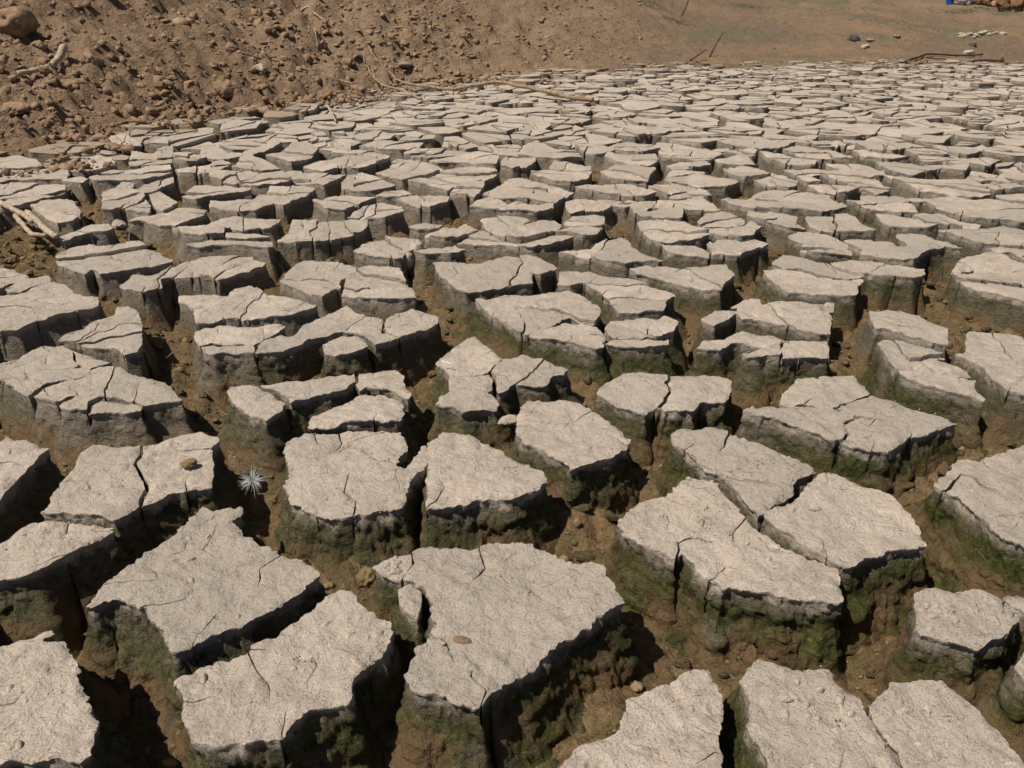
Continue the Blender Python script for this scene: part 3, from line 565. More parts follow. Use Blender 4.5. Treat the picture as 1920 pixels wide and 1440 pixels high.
block('square-fronted mud block with a lit side wall, left of the fork crack row', 'C', '720,165 790,130 900,110 980,85 1060,85 1165,110 1150,125 1060,165 1000,185 900,190 830,175 800,160', moss=.05)
block('stepped mud block in three thin slabs, left middle distance', 'C', ['965,200 1010,190 1090,195 1140,190 1200,160 1320,118 1400,135 1580,150 1560,165 1530,205 1450,210 1370,215 1300,210 1260,220 1265,240 1180,250 1030,240 1010,215', '1268,258 1275,226 1400,225 1515,230 1500,240 1400,250', '1045,290 1100,280 1200,270 1400,268 1530,290 1540,310 1510,325 1400,305 1250,295 1110,305'], [('s', 7, '1362,128 1375,190 1368,216')], moss=.05)
block('long mud slab behind the stepped three-slab block', 'C', '1170,75 1180,50 1300,50 1420,50 1450,10 1550,0 1660,0 1780,0 1700,40 1640,60 1600,85 1540,65 1480,80 1440,105 1350,110 1250,100', [('e', 6, '1345,108 1360,80 1430,45')], moss=.05)
block('mud block with a deep shadowed right wall, centre left middle distance', 'F', '518,455 540,440 548,415 585,415 640,413 690,415 688,430 660,440 640,443 600,450 560,455', [('i', 2, '570,418 568,432'), ('i', 2, '560,452 590,450'), ('i', 2, '610,437 650,432')], moss=.06)
# ---- centre
block('mud block with an oval hairline crack on its left corner, centre', 'D', '525,400 590,395 700,400 780,410 830,385 930,365 1000,375 1010,360 1100,360 1160,390 1215,425 1200,435 1120,465 1080,450 1070,480 1080,505 980,520 900,540 800,555 700,565 640,540 590,490 540,460', [('e', 9, '1003,372 1035,412'), ('i', 4, '595,402 640,435 655,465 630,485 590,488'), ('i', 5, '800,500 860,520')], moss=.4)
block('broad tilted mud block with a green front, dead centre', 'D', ['750,610 850,590 950,565 1050,565 1150,560 1290,545 1360,580 1430,630 1460,660 1455,700 1420,735 1350,720 1290,700 1240,710 1200,740 1130,770 1050,795 1000,790 930,740 850,700 790,650', '1055,815 1100,790 1180,775 1260,745 1350,750 1440,770 1475,800 1490,830 1470,860 1475,880 1430,890 1320,865 1220,845 1120,835'], [('i', 5, '1205,580 1215,610'), ('i', 5, '1190,640 1230,670')], moss=.85)
block('mud slab in two strips right of the central green-fronted block', 'D', ['1480,765 1520,715 1600,710 1720,708 1810,705 1900,745 1870,790 1800,810 1700,815 1600,820 1540,825 1500,800', '1480,860 1540,832 1700,825 1840,828 1840,850 1780,860 1680,870 1580,870'], moss=.85)
block('mud block with a curved hollow under its left edge, right of the oval-crack block', 'D', '1215,520 1230,460 1300,455 1400,455 1450,475 1560,490 1680,520 1800,550 1885,580 1830,610 1815,665 1700,668 1560,668 1535,640 1510,600 1470,570 1400,540 1360,515 1290,535', [('s', 6, '1512,594 1650,595 1835,606'), ('e', 7, '1375,520 1450,478'), ('i', 4, '1700,520 1680,560 1680,580')], moss=.6)
block('wing-shaped mud block with a pointed back, centre right', 'D', '1220,335 1300,325 1400,320 1430,290 1520,265 1590,250 1640,300 1720,350 1810,380 1790,390 1680,390 1600,405 1520,400 1430,375 1310,350', [('i', 6, '1340,330 1500,385'), ('i', 6, '1490,335 1560,355 1570,375')], moss=.25)
block('pointed triangular plate with two more pieces joined below it, centre', 'D', ['530,945 620,880 700,830 750,805 800,850 850,890 910,930 870,960 820,995 700,1015 610,1010 580,970', '600,1022 700,1020 830,1010 850,1040 850,1090 830,1130 860,1150 890,1195 870,1215 780,1220 680,1245 600,1210 530,1200 560,1160 610,1130 605,1070', '845,1005 920,940 1020,932 1120,945 1200,970 1280,995 1250,1020 1180,1040 1160,1085 1060,1095 970,1090 920,1130 880,1140 875,1080 865,1030'], [('i', 4, '610,920 690,935 740,900')], moss=.7)
block('four-piece mud block with an upright corner post, left of the pointed plate', 'F', ['425,735 435,720 475,718 505,735 535,755 525,770 500,787 470,775 440,755', '487,722 520,718 580,713 640,703 664,702 666,715 650,728 620,738 580,745 545,755 538,745 512,730', '672,702 700,697 740,693 758,705 758,720 772,745 765,752 740,738 715,728 685,728 674,735 669,720', '575,798 585,780 610,765 650,750 680,738 720,742 755,758 758,775 748,790 700,790 650,790 615,797'], [('i', 2, '455,742 500,750'), ('i', 2, '708,730 740,722')], moss=.55)
block('small low mud slab right of the bushy gap, centre middle distance', 'D', ['375,190 480,170 570,185 500,205 430,205', '465,225 560,190 650,195 690,180 770,210 700,225 640,240 580,250 510,240'], moss=.1)
block('mud block with a rounded dark crack in its top, left of the two leaning chunks', 'D', '65,330 120,290 240,258 340,262 430,275 480,305 420,320 370,330 340,370 280,375 200,360 120,345', [('s', 9, '240,256 290,295 360,335')], moss=.1)
block('thin mud slab behind the two leaning chunks', 'D', '415,340 480,325 560,320 640,303 700,330 630,345 550,345 470,355', [('e', 6, '625,345 640,310')], moss=.15)
block('narrow bleached slab lying along the shore left, behind the fallen-corner block', 'C', '330,275 360,250 420,225 520,190 600,182 645,205 600,225 540,232 480,240 420,258 360,285', moss=.03)
block('long thin front strip of the wide centre slab', 'D', '645,268 720,240 740,225 830,222 890,250 960,265 1000,280 1090,265 1180,250 1280,235 1330,240 1270,265 1180,285 1080,300 1000,295 900,285 780,280', [('s', 5, '720,245 800,258 980,282'), ('e', 6, '1000,296 990,280')], moss=.3)
block('wide centre slab cut by a diagonal crack', 'D', '785,135 870,127 960,140 1080,150 1190,145 1240,175 1230,205 1160,230 1100,248 1010,258 960,260 890,240 840,220 800,190', [('s', 7, '872,127 940,185 1060,200 1165,229')], moss=.2)
block('small square slab right of the wide centre slab', 'D', ['1250,165 1300,140 1400,135 1480,140 1480,188 1400,193 1300,193 1260,185', '1200,228 1290,205 1390,200 1475,210 1440,235 1370,245 1290,233'], [('i', 5, '1380,140 1390,165')], moss=.35)
block('mud slab with a small notch, behind the wide centre slab', 'D', '720,92 770,50 850,30 930,65 1000,55 1080,65 1190,50 1195,85 1100,105 1000,100 900,95 800,95', [('e', 6, '855,35 910,80')], moss=.1)
block('rounded mud slab left of the long upright crack, behind the small square slab', 'D', '1258,55 1310,45 1390,42 1530,75 1480,100 1390,105 1280,115 1260,90', moss=.2)
# ---- right middle
block('mud slab in three plates just right of the long upright crack', 'D', '1620,65 1700,55 1770,45 1920,45 2020,18 2060,40 2135,105 2040,108 1920,105 1920,160 1800,160 1680,150 1640,110', [('s', 6, '1775,46 1760,90 1655,128'), ('s', 6, '1760,95 1920,100')], moss=.3)
block('mud slab below the three plates, right of the long upright crack', 'D', '1660,172 1800,165 1920,185 2000,215 2075,240 2020,260 1920,275 1800,290 1740,270 1690,225', moss=.4)
block('small flat slab with a dark front, right of the wing-shaped block', 'E', '-120,305 0,300 70,300 150,330 148,355 60,355 -60,350 -100,330', moss=.5)
block('slab with a ragged right corner overlooking the mossy gap, right of the wing-shaped block', 'E', '135,300 200,260 270,262 330,280 400,265 485,285 440,310 370,330 310,360 230,355 165,355 155,330', moss=.6)
block('split slab left of the dark mossy gap, upper right', 'E', ['80,170 150,115 260,125 350,160 345,180 270,195 180,195 110,190', '110,210 250,205 350,190 380,165 450,195 410,220 400,245 330,255 230,245 150,230'], moss=.5)
block('mud block with a small hooked crack and a dark mossy right wall', 'E', '-300,440 -220,427 -100,427 0,432 100,432 240,425 262,457 295,487 235,530 215,565 130,560 60,540 0,530 -60,515 -150,495 -270,475', [('i', 6, '25,465 65,495 40,515'), ('e', 5, '-10,430 -80,470')], moss=.75)
block('long double slab with a bent crack, above the stepped pair on the right', 'E', ['500,405 560,365 640,375 760,390 840,400 940,385 1060,390 1150,410 1350,450 1355,480 1300,495 1200,490 1120,490 1040,475 960,485 860,480 760,465 650,430 560,435', '448,445 520,442 640,450 760,484 880,495 1010,495 990,530 975,580 900,585 800,575 700,570 590,560 550,530 480,480'], [('e', 10, '800,397 880,460'), ('e', 6, '1140,410 1100,435 1030,470')], moss=.7)
block('stepped mud slab with a raised far left lip, right of centre', 'E', '100,715 180,665 240,660 300,660 310,640 270,640 380,595 440,600 445,625 540,610 640,620 760,628 850,630 850,680 820,690 840,710 830,760 835,795 770,795 680,775 590,745 500,725 400,705 340,705 300,680 240,720 180,750 120,735', [('i', 5, '620,745 650,725')], moss=.6)
block('two-winged slab with a broken inner corner, in front of the stepped slab', 'E', ['240,815 330,770 420,785 520,800 585,825 540,850 480,865 400,855 330,845 280,850 210,885 140,890 80,880 110,830 180,822', '335,920 430,900 530,860 600,820 700,825 815,830 830,910 740,915 650,920 560,940 470,930 420,945 350,940'], moss=.9)
block('narrow slab across the wide brown crack on the right', 'E', '1050,670 1150,655 1210,670 1330,700 1420,740 1490,770 1490,865 1420,850 1300,820 1180,785 1090,770 1055,720', [('e', 7, '1055,712 1150,725 1240,755 1330,768')], moss=.4)
block('slab with a green foot right of the wide brown crack', 'E', ['1095,850 1140,832 1240,850 1360,875 1440,900 1480,920 1430,935 1520,960 1600,1000 1625,1035 1540,1045 1440,1025 1330,1010 1200,1005 1150,960 1120,900', '1210,1020 1300,1025 1420,1038 1540,1058 1640,1075 1640,1110 1695,1190 1600,1150 1480,1130 1350,1090 1230,1050'], moss=.9)
block('broad mud slab at the right edge beside the green-footed slab', 'E', '1590,830 1610,800 1700,800 1800,810 1920,825 2080,860 2080,1180 1920,1150 1830,1140 1790,1100 1740,1060 1690,1000 1620,950 1540,920 1590,900', moss=.6)
block('mud slab at the right edge with a dark diagonal crack and a lump on it', 'E', ['1520,445 1545,390 1630,350 1720,340 1800,345 1860,380 1920,400 2080,420 2080,540 1920,520 1800,510 1700,490 1600,480 1540,460', '1560,500 1700,507 1850,528 1920,538 2080,565 2080,640 1900,605 1780,570 1650,545 1590,520'], [('i', 9, '1740,420 1800,440 1870,480'), ('i', 5, '1680,360 1760,395')], moss=.5)
block('small slab with a cracked-off front strip, upper right', 'E', '590,265 650,240 720,240 800,250 860,270 920,300 950,345 960,355 860,350 750,345 660,330 680,300 610,280', [('e', 6, '665,322 760,312 850,320 940,340')], moss=.5)
block('notched slab with a bite out of its back edge, upper right', 'E', '910,255 980,248 1080,265 1190,275 1210,300 1240,300 1270,295 1200,240 1200,228 1300,235 1400,255 1500,290 1575,315 1480,305 1400,320 1350,350 1310,385 1200,370 1080,350 1000,335 1020,300 950,280', moss=.5)
def mids(tr, label, group, text, mo):
    for ln in text.strip().split('\n'):
        block(label, tr, ln.strip(), moss=mo, group=group)
mids('E', 'pale slab in the right middle rows', 'right middle slabs', '''360,130 370,103 480,110 560,120 650,140 640,165 700,190 600,190 520,170 450,155
690,145 700,125 800,130 940,130 1000,175 1090,215 980,220 880,215 780,205 720,185
215,30 260,22 370,30 430,0 480,-10 640,-5 820,5 850,40 915,80 920,100 800,115 680,105 560,95 420,80 300,60
920,35 1010,40 1000,15 1090,20 1170,15 1250,25 1270,60 1330,110 1250,110 1130,95 1040,90 980,60
1085,115 1200,120 1280,140 1360,180 1440,200 1380,210 1300,205 1180,195 1120,160
1290,135 1400,128 1490,130 1560,160 1690,175 1660,205 1560,195 1450,190 1380,180
1360,55 1420,35 1520,28 1640,45 1720,40 1850,60 1920,70 2050,90 2050,160 1880,165 1780,150 1640,150 1520,120 1420,90
1430,225 1560,210 1640,210 1720,200 1800,180 1920,210 2050,240 2050,310 1900,300 1700,290 1560,260
1700,310 1800,305 1920,318 2050,340 2050,400 1920,375 1850,340 1760,330''', .4)
mids('L', 'thin slab in rows below the left bank', 'left middle slabs', '''-60,965 0,955 150,960 300,950 385,965 395,1000 380,1020 250,1020 100,1015 0,1025 -60,1030
-60,1050 0,1040 90,1035 300,1035 370,1040 365,1070 250,1090 120,1110 0,1120 -60,1120
170,1165 240,1130 330,1118 410,1138 450,1185 455,1220 400,1245 320,1250 260,1230 210,1200
575,1080 650,1060 690,1030 760,1040 740,1070 800,1090 820,1110 760,1150 700,1180 640,1195 575,1200
700,1180 740,1160 820,1118 850,1150 840,1195 780,1190
838,1100 900,1080 970,1120 1000,1140 960,1170 920,1190 880,1180 862,1150
500,1000 620,985 700,960 840,940 960,935 965,960 900,985 800,1008 700,1010 620,1015 530,1020
745,1078 800,1050 900,1020 975,990 980,1020 900,1060 850,1080 780,1090
1020,1105 1100,1060 1200,1050 1300,1040 1410,1045 1410,1070 1300,1085 1200,1100 1110,1120
1500,1080 1520,1045 1600,1050 1780,1065 1720,1100 1640,1120 1600,1090
1175,1000 1180,960 1300,967 1400,962 1470,972 1420,1000 1330,1018 1250,1020
1335,1018 1450,985 1590,970 1640,1000 1560,1020 1450,1025
1300,945 1360,870 1420,880 1500,910 1580,955 1480,960 1400,955
1120,860 1150,805 1230,830 1280,850 1360,860 1450,830 1560,795 1590,810 1500,850 1400,870 1280,880 1200,885
1490,870 1600,850 1650,800 1740,805 1795,830 1740,890 1640,915 1560,890
1700,930 1800,910 1920,890 1950,930 1820,960 1760,950
725,890 740,850 860,860 930,810 975,815 970,880 880,890
720,912 850,905 970,898 970,920 850,930 730,930
390,960 380,900 480,890 560,870 640,900 650,930 560,950 480,965
-60,870 0,880 100,870 200,890 240,940 100,945 -60,948
600,800 620,765 700,755 760,790 800,820 700,830''', .03)
mids('M', 'pale slab in the centre middle rows', 'centre middle slabs', '''0,1030 40,985 110,975 200,1000 310,1060 200,1080 100,1085 0,1060
190,1105 250,1083 350,1075 420,1095 330,1108 250,1110
300,1122 400,1110 610,1105 600,1140 500,1165 400,1150
30,1220 120,1160 230,1145 340,1170 350,1195 250,1225 130,1220
-160,1140 -60,1110 40,1105 100,1110 200,1125 120,1140 20,1190 -80,1180
190,970 270,945 400,910 500,920 580,945 520,975 440,990 340,1010 260,990
365,1020 470,1000 545,985 640,990 760,985 890,970 850,1000 750,1030 660,1055 540,1055 440,1040
555,972 640,930 760,935 860,950 880,962 760,975 640,980
790,1090 870,1050 950,1010 1010,995 1100,1015 1240,1060 1310,1085 1230,1115 1180,1140 1060,1115 950,1110 880,1105
450,890 560,870 600,840 700,850 800,865 890,880 870,925 780,920 650,905 540,910
900,900 920,875 1000,885 1095,880 1090,910 1040,940 960,950 900,930
1060,965 1160,955 1200,900 1280,910 1400,930 1410,965 1390,1000 1300,1015 1200,1010 1110,985
1480,880 1490,860 1600,870 1770,860 1785,900 1740,920 1640,926 1540,905
1455,975 1520,938 1640,934 1770,945 1740,990 1720,1025 1600,1020 1500,1000
1310,1050 1380,1035 1480,1040 1640,1045 1775,1085 1700,1100 1560,1095 1420,1075
0,880 100,870 280,890 200,920 100,945 0,940
95,810 200,790 300,800 470,790 440,820 330,840 200,835
600,795 720,800 770,820 700,835 620,820
850,850 900,830 1000,850 1030,815 1100,800 1200,840 1330,845 1360,870 1240,885 1100,880 950,865
1500,820 1600,790 1700,800 1800,820 1700,850 1560,840
1825,925 1900,905 2040,905 2080,930 1960,950 1860,945
1815,1010 1850,962 1920,965 2040,975 2080,1010 1960,1040 1860,1035''', .12)
mids('N', 'pale slab in the right middle rows', 'right middle slabs', '''20,1000 70,965 160,990 330,1020 250,1050 120,1055 30,1045
220,960 330,935 430,940 500,970 440,990 350,1000
380,1005 480,970 560,990 650,1040 600,1055 480,1040
180,905 300,870 360,870 430,920 350,930 230,930
430,855 530,870 640,890 770,897 740,930 600,925 500,900
560,840 640,825 800,835 870,860 960,898 800,890 660,880
190,795 330,790 450,800 640,795 540,825 420,835 280,820
700,795 790,785 880,800 870,830 780,820
560,965 620,960 700,980 790,1020 700,1020
770,970 900,960 1060,970 1100,1000 1140,1030 1000,1020 860,1010
700,1040 800,1030 1000,1060 920,1080 800,1075
920,1030 1060,1032 1180,1060 1100,1085 1010,1065
950,850 1050,850 1180,870 1280,890 1150,900 1030,890
970,800 1100,795 1200,800 1300,830 1180,850 1050,840
1080,910 1200,900 1320,920 1440,950 1300,975 1180,960
1130,970 1200,980 1330,1000 1420,1010 1600,1010 1740,1080 1620,1095 1480,1080 1330,1060 1240,1020
1400,820 1540,825 1680,850 1600,870 1480,850
1440,855 1560,893 1700,882 1800,892 1720,930 1600,920''', .25)
tick('blocks')
# ------------------------------------------------------------------ the field beyond (and beside the frame): cells of a crack network
def in_view(x, y, z=0., m=0):
    dx = np.array([x, y, z-CAM_H]); f = dx[1]*CP-dx[2]*SP; up = dx[1]*SP+dx[2]*CP
    if f <= .05: return False, 0, 0
    u, v = 960+FPX*dx[0]/f, 720-FPX*up/f
    return (-m < u < 1920+m and -m < v < 1440+m), u, v
def far_field():
    bl = np.vstack([resample(np.c_[b, np.ones(len(b))], .02)[::3, :2] if len(b) < 60 else b[::4] for b in BLOCKERS])
    allpoly = BLOCKERS
    seeds = []; rad = []; grid = {}
    def near(p, r):
        gx, gy = int(p[0]//.2), int(p[1]//.2)
        for i in range(gx-2, gx+3):
            for j in range(gy-2, gy+3):
                for k in grid.get((i, j), ()):
                    if (seeds[k][0]-p[0])**2+(seeds[k][1]-p[1])**2 < (.5*(r+rad[k]))**2: return True
        return False
    blg = {}
    for k, p in enumerate(bl): blg.setdefault((int(p[0]//.2), int(p[1]//.2)), []).append(k)
    def blnear(p, r):
        gx, gy = int(p[0]//.2), int(p[1]//.2); o = []
        for i in range(gx-2, gx+3):
            for j in range(gy-2, gy+3): o += blg.get((i, j), [])
        return o
    cand = np.c_[rng.uniform(-2.6, 6.2, 40000), rng.uniform(-.25, 6.1, 40000)]
    s = sdist(cand[:, 0], cand[:, 1]); cand = cand[s < -.02]
    for p in cand:
        d = math.hypot(*p); r = float(np.interp(d, [0, 2, 3, 4.2, 6], [.24, .20, .14, .092, .062]))*(.75+.5*((p[0]*7.31+p[1]*3.17) % 1))
        if near(p, r): continue
        iv, u, v = in_view(p[0], p[1], 0, 40)
        if iv and v > 385: continue
        if not iv and p[1] < 1.9 and abs(u) < 1e9 and -60 < u < 1980 and 1400 < v < 1560: continue
        if abs(p[0]) > .68*p[1]+.75: continue
        nb = blnear(p, r)
        if nb and np.sqrt(((bl[nb]-p)**2).sum(1)).min() < r*.30: continue
        gx, gy = int(p[0]//.2), int(p[1]//.2); grid.setdefault((gx, gy), []).append(len(seeds)); seeds.append(p); rad.append(r)
    inb = np.zeros(len(seeds), bool); S = np.array(seeds)
    for q in allpoly: inb |= inside(q, S[:, 0], S[:, 1])
    cells = []
    def clip(poly, n, c):
        out = []; m = len(poly); d = poly@n-c
        for i in range(m):
            j = (i+1) % m
            if d[i] <= 0: out.append(poly[i])
            if (d[i] < 0) != (d[j] < 0) and d[i] != d[j]: out.append(poly[i]+(poly[j]-poly[i])*d[i]/(d[i]-d[j]))
        return np.array(out)
    for k in range(len(S)):
        if inb[k]: continue
        p, r = S[k], rad[k]; ang = np.linspace(0, 2*math.pi, 9)[:-1]+rng.uniform(0, .7); poly = p+np.c_[np.cos(ang), np.sin(ang)]*r*1.0
        gx, gy = int(p[0]//.2), int(p[1]//.2); nb = []
        for i in range(gx-2, gx+3):
            for j in range(gy-2, gy+3): nb += grid.get((i, j), [])
        for q in nb:
            if q == k: continue
            n = S[q]-p; L = np.linalg.norm(n)
            if L > 2*r+.2: continue
            n /= L; hsh = ((k+q)*7919+(k*q)*104729) % 1000/1000
            gap = (.020+.02*hsh if hsh > .80 else .003+.007*hsh)*min(1, r/.13)
            poly = clip(poly, n, n@((p+S[q])/2)-gap/2)
            if len(poly) < 3: break
        if len(poly) < 3: continue
        for q in blnear(p, r):
            n = bl[q]-p; L = np.linalg.norm(n)
            if L > 1.8*r: continue
            n /= L; poly = clip(poly, n, n@bl[q]-.012)
            if len(poly) < 3: break
        if len(poly) < 3 or abs(area(poly)) < .0009: continue
        vs = [in_view(q[0], q[1], 0, 0) for q in poly]
        if any(i_ and v_ > 400 for i_, u_, v_ in vs): continue
        cells.append((poly, r))
    tick('cells')
    res = []
    for poly, r in cells:
        if area(poly) < 0: poly = poly[::-1]
        # drop near-duplicate corners
        keep = [i for i in range(len(poly)) if np.linalg.norm(poly[i]-poly[i-1]) > .006]; poly = poly[keep]
        if len(poly) < 3: continue
        parts = [np.c_[poly, np.ones(len(poly))]]; d = math.hypot(*poly.mean(0))
        for t in range(rng.integers(2, 6) if r > .12 else rng.integers(0, 4)):
            chord(parts, .0022, rng.uniform(.003, .007)*min(1.3, .6+d/6))
        if parts: res.append((parts, r))
    return res
def build_far():
    cells = far_field(); items = []
    for parts, r in cells:
        c = np.vstack([p[:, :2] for p in parts]).mean(0); iv, u, v = in_view(c[0], c[1], 0, 0)
        pix = sum(abs(area(p[:, :2])) for p in parts)/max(c[1], .3)**3 if iv else 0
        items.append((pix, parts, r, c, iv, u, v))
    items.sort(key=lambda t: -t[0]); quota = 296-COUNT[0]; SV, SF, SA = [], [], {'dep': [], 'moss': [], 'tint': []}; off = 0
    for pix, parts, r, c, iv, u, v in items:
        d = math.hypot(*c); sh = float(sdist(np.array([c[0]]), np.array([c[1]]))[0])
        zt = rng.uniform(-.018, .010)-.035*rng.random()*float(sstep(-.55, 0, np.array([sh]))[0]); fd = float(floor_depth(c[:1], c[1:])[0])+.03
        dust = 1.3*float(sstep(-.75, -.02, np.array([sh]))[0])
        ms = max(.02, .55*moss_at(*c))
        if iv and quota > 0:
            quota -= 1
            ap = np.vstack([p[:, :2] for p in parts]); e_ = np.ptp(ap, 0); pv = np.array([in_view(q[0], q[1])[1:] for q in ap]); lab = place(len(parts), pv.mean(0), *np.ptp(pv, 0), max(e_)/max(min(e_), 1e-4))
            grp = 'far slabs left' if u < 620 else 'far slabs centre' if u < 1200 else 'far slabs right'
            root = link('mud_block', None, None, lab, 'mud block', grp, None, (c[0], c[1], zt)) if len(parts) > 1 else None
            for p in parts:
                V, F, A, xy = solid(p, zt+rng.uniform(-.003, .003), fd, (), ms, rng.uniform(.5, 1.3), rng.uniform(0, .7)+dust, 1.25) if d < 3 else slab(p, zt+rng.uniform(-.006, .005), fd, ms, rng.uniform(0, .7)+dust, .8)
                V = V-np.array([c[0], c[1], zt])
                link('fragment' if root else 'mud_block', mesh('mud', V, F, MUD, A), root, *((None,)*4 if root else (lab, 'mud block', grp, None)), None if root else (c[0], c[1], zt))
        else:
            for p in parts:
                V, F, A, xy = slab(p, zt+rng.uniform(-.006, .005), fd, ms, rng.uniform(0, .7)+dust, 1. if iv else 2.5)
                SV.append(V); SF.append(F+off); off += len(V)
                for k in SA: SA[k].append(A[k])
    if SV: link('distant_mud_slabs', mesh('distant_mud_slabs', np.vstack(SV), np.vstack(SF), MUD, {k: np.concatenate(a) for k, a in SA.items()}), None, 'mass of tiny pale mud slabs in the farthest part of the pond', 'cracked mud', None, 'stuff')
    print('far cells', len(items), 'traced', COUNT[0])
build_far(); tick('far')

# ------------------------------------------------------------------ small things lying about
def scatter(name, label, cat, mat, places, sub=0, amp=.35, dep=0., moss=0., cut=.011):
    SV, SF = [], []; off = 0
    pr = [[rock_vf((1, 1, .8), k_, 900+k, amp*.6, 1.0) for k in range(14)] for k_ in (0, 1, 2)]
    for i, (p, s) in enumerate(places):
        V, f = pr[min(sub, 0 if s < cut else 1 if s < 2.2*cut else 2)][i % 14]; V = V@ROT[int(rng.integers(256))]*(np.array([1, rng.uniform(.6, 1), rng.uniform(.45, .85)])*s)
        SV.append(V+np.array(p)); SF.append(f+off); off += len(V)
    if not SV: return
    V = np.vstack(SV); link(name, mesh(name, V, np.vstack(SF), mat, {'dep': np.full(len(V), dep), 'moss': np.full(len(V), moss), 'tint': np.zeros(len(V))}, smooth=False), None, label, cat, None, 'stuff')
tick('.')
def topz(x, y):
    P = np.array([[x, y]])
    for xy, zt in TOPS:
        if inside(xy, P[:, 0], P[:, 1])[0]: return zt+.0034*float(fbm(P, 11, 3, 200)[0])
    return None
# shells set in the near blocks
def shell_mesh(L, W, H, seed):
    nu, nv = 12, 7; V = []; F = []
    for i in range(nu+1):
        t = i/nu; w_ = W*math.sin(math.pi*t)**.62*(1-.18*math.cos(math.pi*t)); h = H*math.sin(math.pi*t)**.7
        for j in range(nv):
            a = math.pi*j/(nv-1); rib = 1+.05*math.sin(t*34+seed)
            V.append(((t-.5)*2*L, math.cos(a)*w_, math.sin(a)*h*rib-.0012))
    for i in range(nu):
        for j in range(nv-1): F.append((i*nv+j, i*nv+j+1, (i+1)*nv+j+1, (i+1)*nv+j))
    V = np.array(V); z = np.zeros(len(V))
    return mesh('shell', V, F, MUD, {'dep': z, 'moss': z, 'tint': z+.1})
SHM = [shell_mesh(.0066, .0034, .0046, 1), shell_mesh(.0050, .0032, .0042, 2), shell_mesh(.0082, .0036, .0048, 3), shell_mesh(.0044, .0030, .0040, 4)]
for o, poly, c, zt, n in SHELLS:
    mn, mx = poly.min(0), poly.max(0); k = 0; tries = 0
    while k < int(n*1.7) and tries < 600:
        tries += 1; p = rng.uniform(mn, mx)
        if not inside(poly, p[:1], p[1:])[0] or np.sqrt(((poly-p)**2).sum(1)).min() < .012: continue
        s = link('shell', SHM[int(rng.integers(4))], o); w_ = .0034*fbm(p[None], 11, 3, 200)[0]
        s.location = (p[0]-c[0], p[1]-c[1], w_+rng.uniform(-.0004, .0006)); s.rotation_euler = (rng.uniform(-.2, .2), rng.uniform(-.2, .2), rng.uniform(0, 6.28))
        if o.type == 'MESH' or True: k += 1
# crumbs on the tops
cr = []
for xy, zt in TOPS:
    d = math.hypot(*xy.mean(0))
    if d > 2.2: continue
    mn, mx = xy.min(0), xy.max(0); n = int(abs(area(xy))*(3600 if d < 1.2 else 1400))
    P = rng.uniform(mn, mx, (n, 2)); P = P[inside(xy, P[:, 0], P[:, 1])]
    if not len(P): continue
    ZZ = zt+.0034*fbm(P, 11, 3, 200)+.0002
    for p, z_ in zip(P, ZZ):
        if in_view(p[0], p[1], zt, 30)[0]: cr.append(((p[0], p[1], z_), float(rng.uniform(.0006, .0013)*(2 if rng.random() < .06 else 1))))
for xy, zt in TOPS:
    d = math.hypot(*xy.mean(0))
    if d > 1.7: continue
    P = xy[rng.random(len(xy)) < (.30 if d < 1.1 else .16)]; P = P+rng.normal(0, .0022, P.shape); P = P[inside(xy, P[:, 0], P[:, 1])]
    if not len(P): continue
    for p, z_ in zip(P, zt-.0008+.0034*fbm(P, 11, 3, 200)): cr.append(((p[0], p[1], z_-rng.random()*.003), float(rng.uniform(.0008, .0024))))
scatter('mud_crumbs', 'tiny mud crumbs and grains scattered over the block tops', 'crumbs', MUD, cr, 0)
li = []
for _ in range(200):
    xy, zt = TOPS[int(rng.integers(len(TOPS)))]; c = xy.mean(0)
    if math.hypot(*c) > 2.4: continue
    c = c+rng.normal(0, .02, 2)
    for k in range(int(rng.integers(3, 14))):
        p = c+rng.normal(0, .010, 2)
        if inside(xy, p[:1], p[1:])[0]: li.append(((p[0], p[1], zt+.0034*fbm(p[None], 11, 3, 200)[0]+.0004), float(rng.uniform(.0008, .0019))))
scatter('leaf_litter', 'small brown specks of litter on the pale tops', 'litter', LITTER, li, 0)
tick('.')
# rubble in the cracks
ru = []
P = np.c_[rng.uniform(-1.6, 1.9, 15000), rng.uniform(.28, 2.6, 15000)]; P = P[(np.abs(P[:, 0]) < .72*P[:, 1]+.2)]
oc = np.zeros(len(P), bool)
for xy, zt in TOPS: oc |= inside(xy, P[:, 0], P[:, 1])
P = P[~oc]; Z = terrain(P[:, 0], P[:, 1])
for p, z in zip(P, Z): ru.append(((p[0], p[1], z+.001), float(min(.014, .0022+rng.exponential(.0026)))))
scatter('crack_rubble', 'crumbled brown earth on the floors of the cracks', 'rubble', RUBBLE, ru, 2, .75, cut=.0065)
# broken lumps fallen into the near cracks
lu = []
P = np.c_[rng.uniform(-1.3, 1.5, 5000), rng.uniform(.3, 2.1, 5000)]; P = P[(np.abs(P[:, 0]) < .68*P[:, 1]+.1)]; oc = np.zeros(len(P), bool)
for xy, zt in TOPS: oc |= inside(xy, P[:, 0], P[:, 1])
P = P[~oc][:900]; Z = terrain(P[:, 0], P[:, 1])
for p, z in zip(P, Z): lu.append(((p[0], p[1], z+.004), float(rng.uniform(.006, .019))))
scatter('fallen_lumps', 'broken lumps of mud fallen into the cracks', 'lumps', MUD, lu, 1, .7, dep=.055, moss=.7, cut=.005)
tick('.')
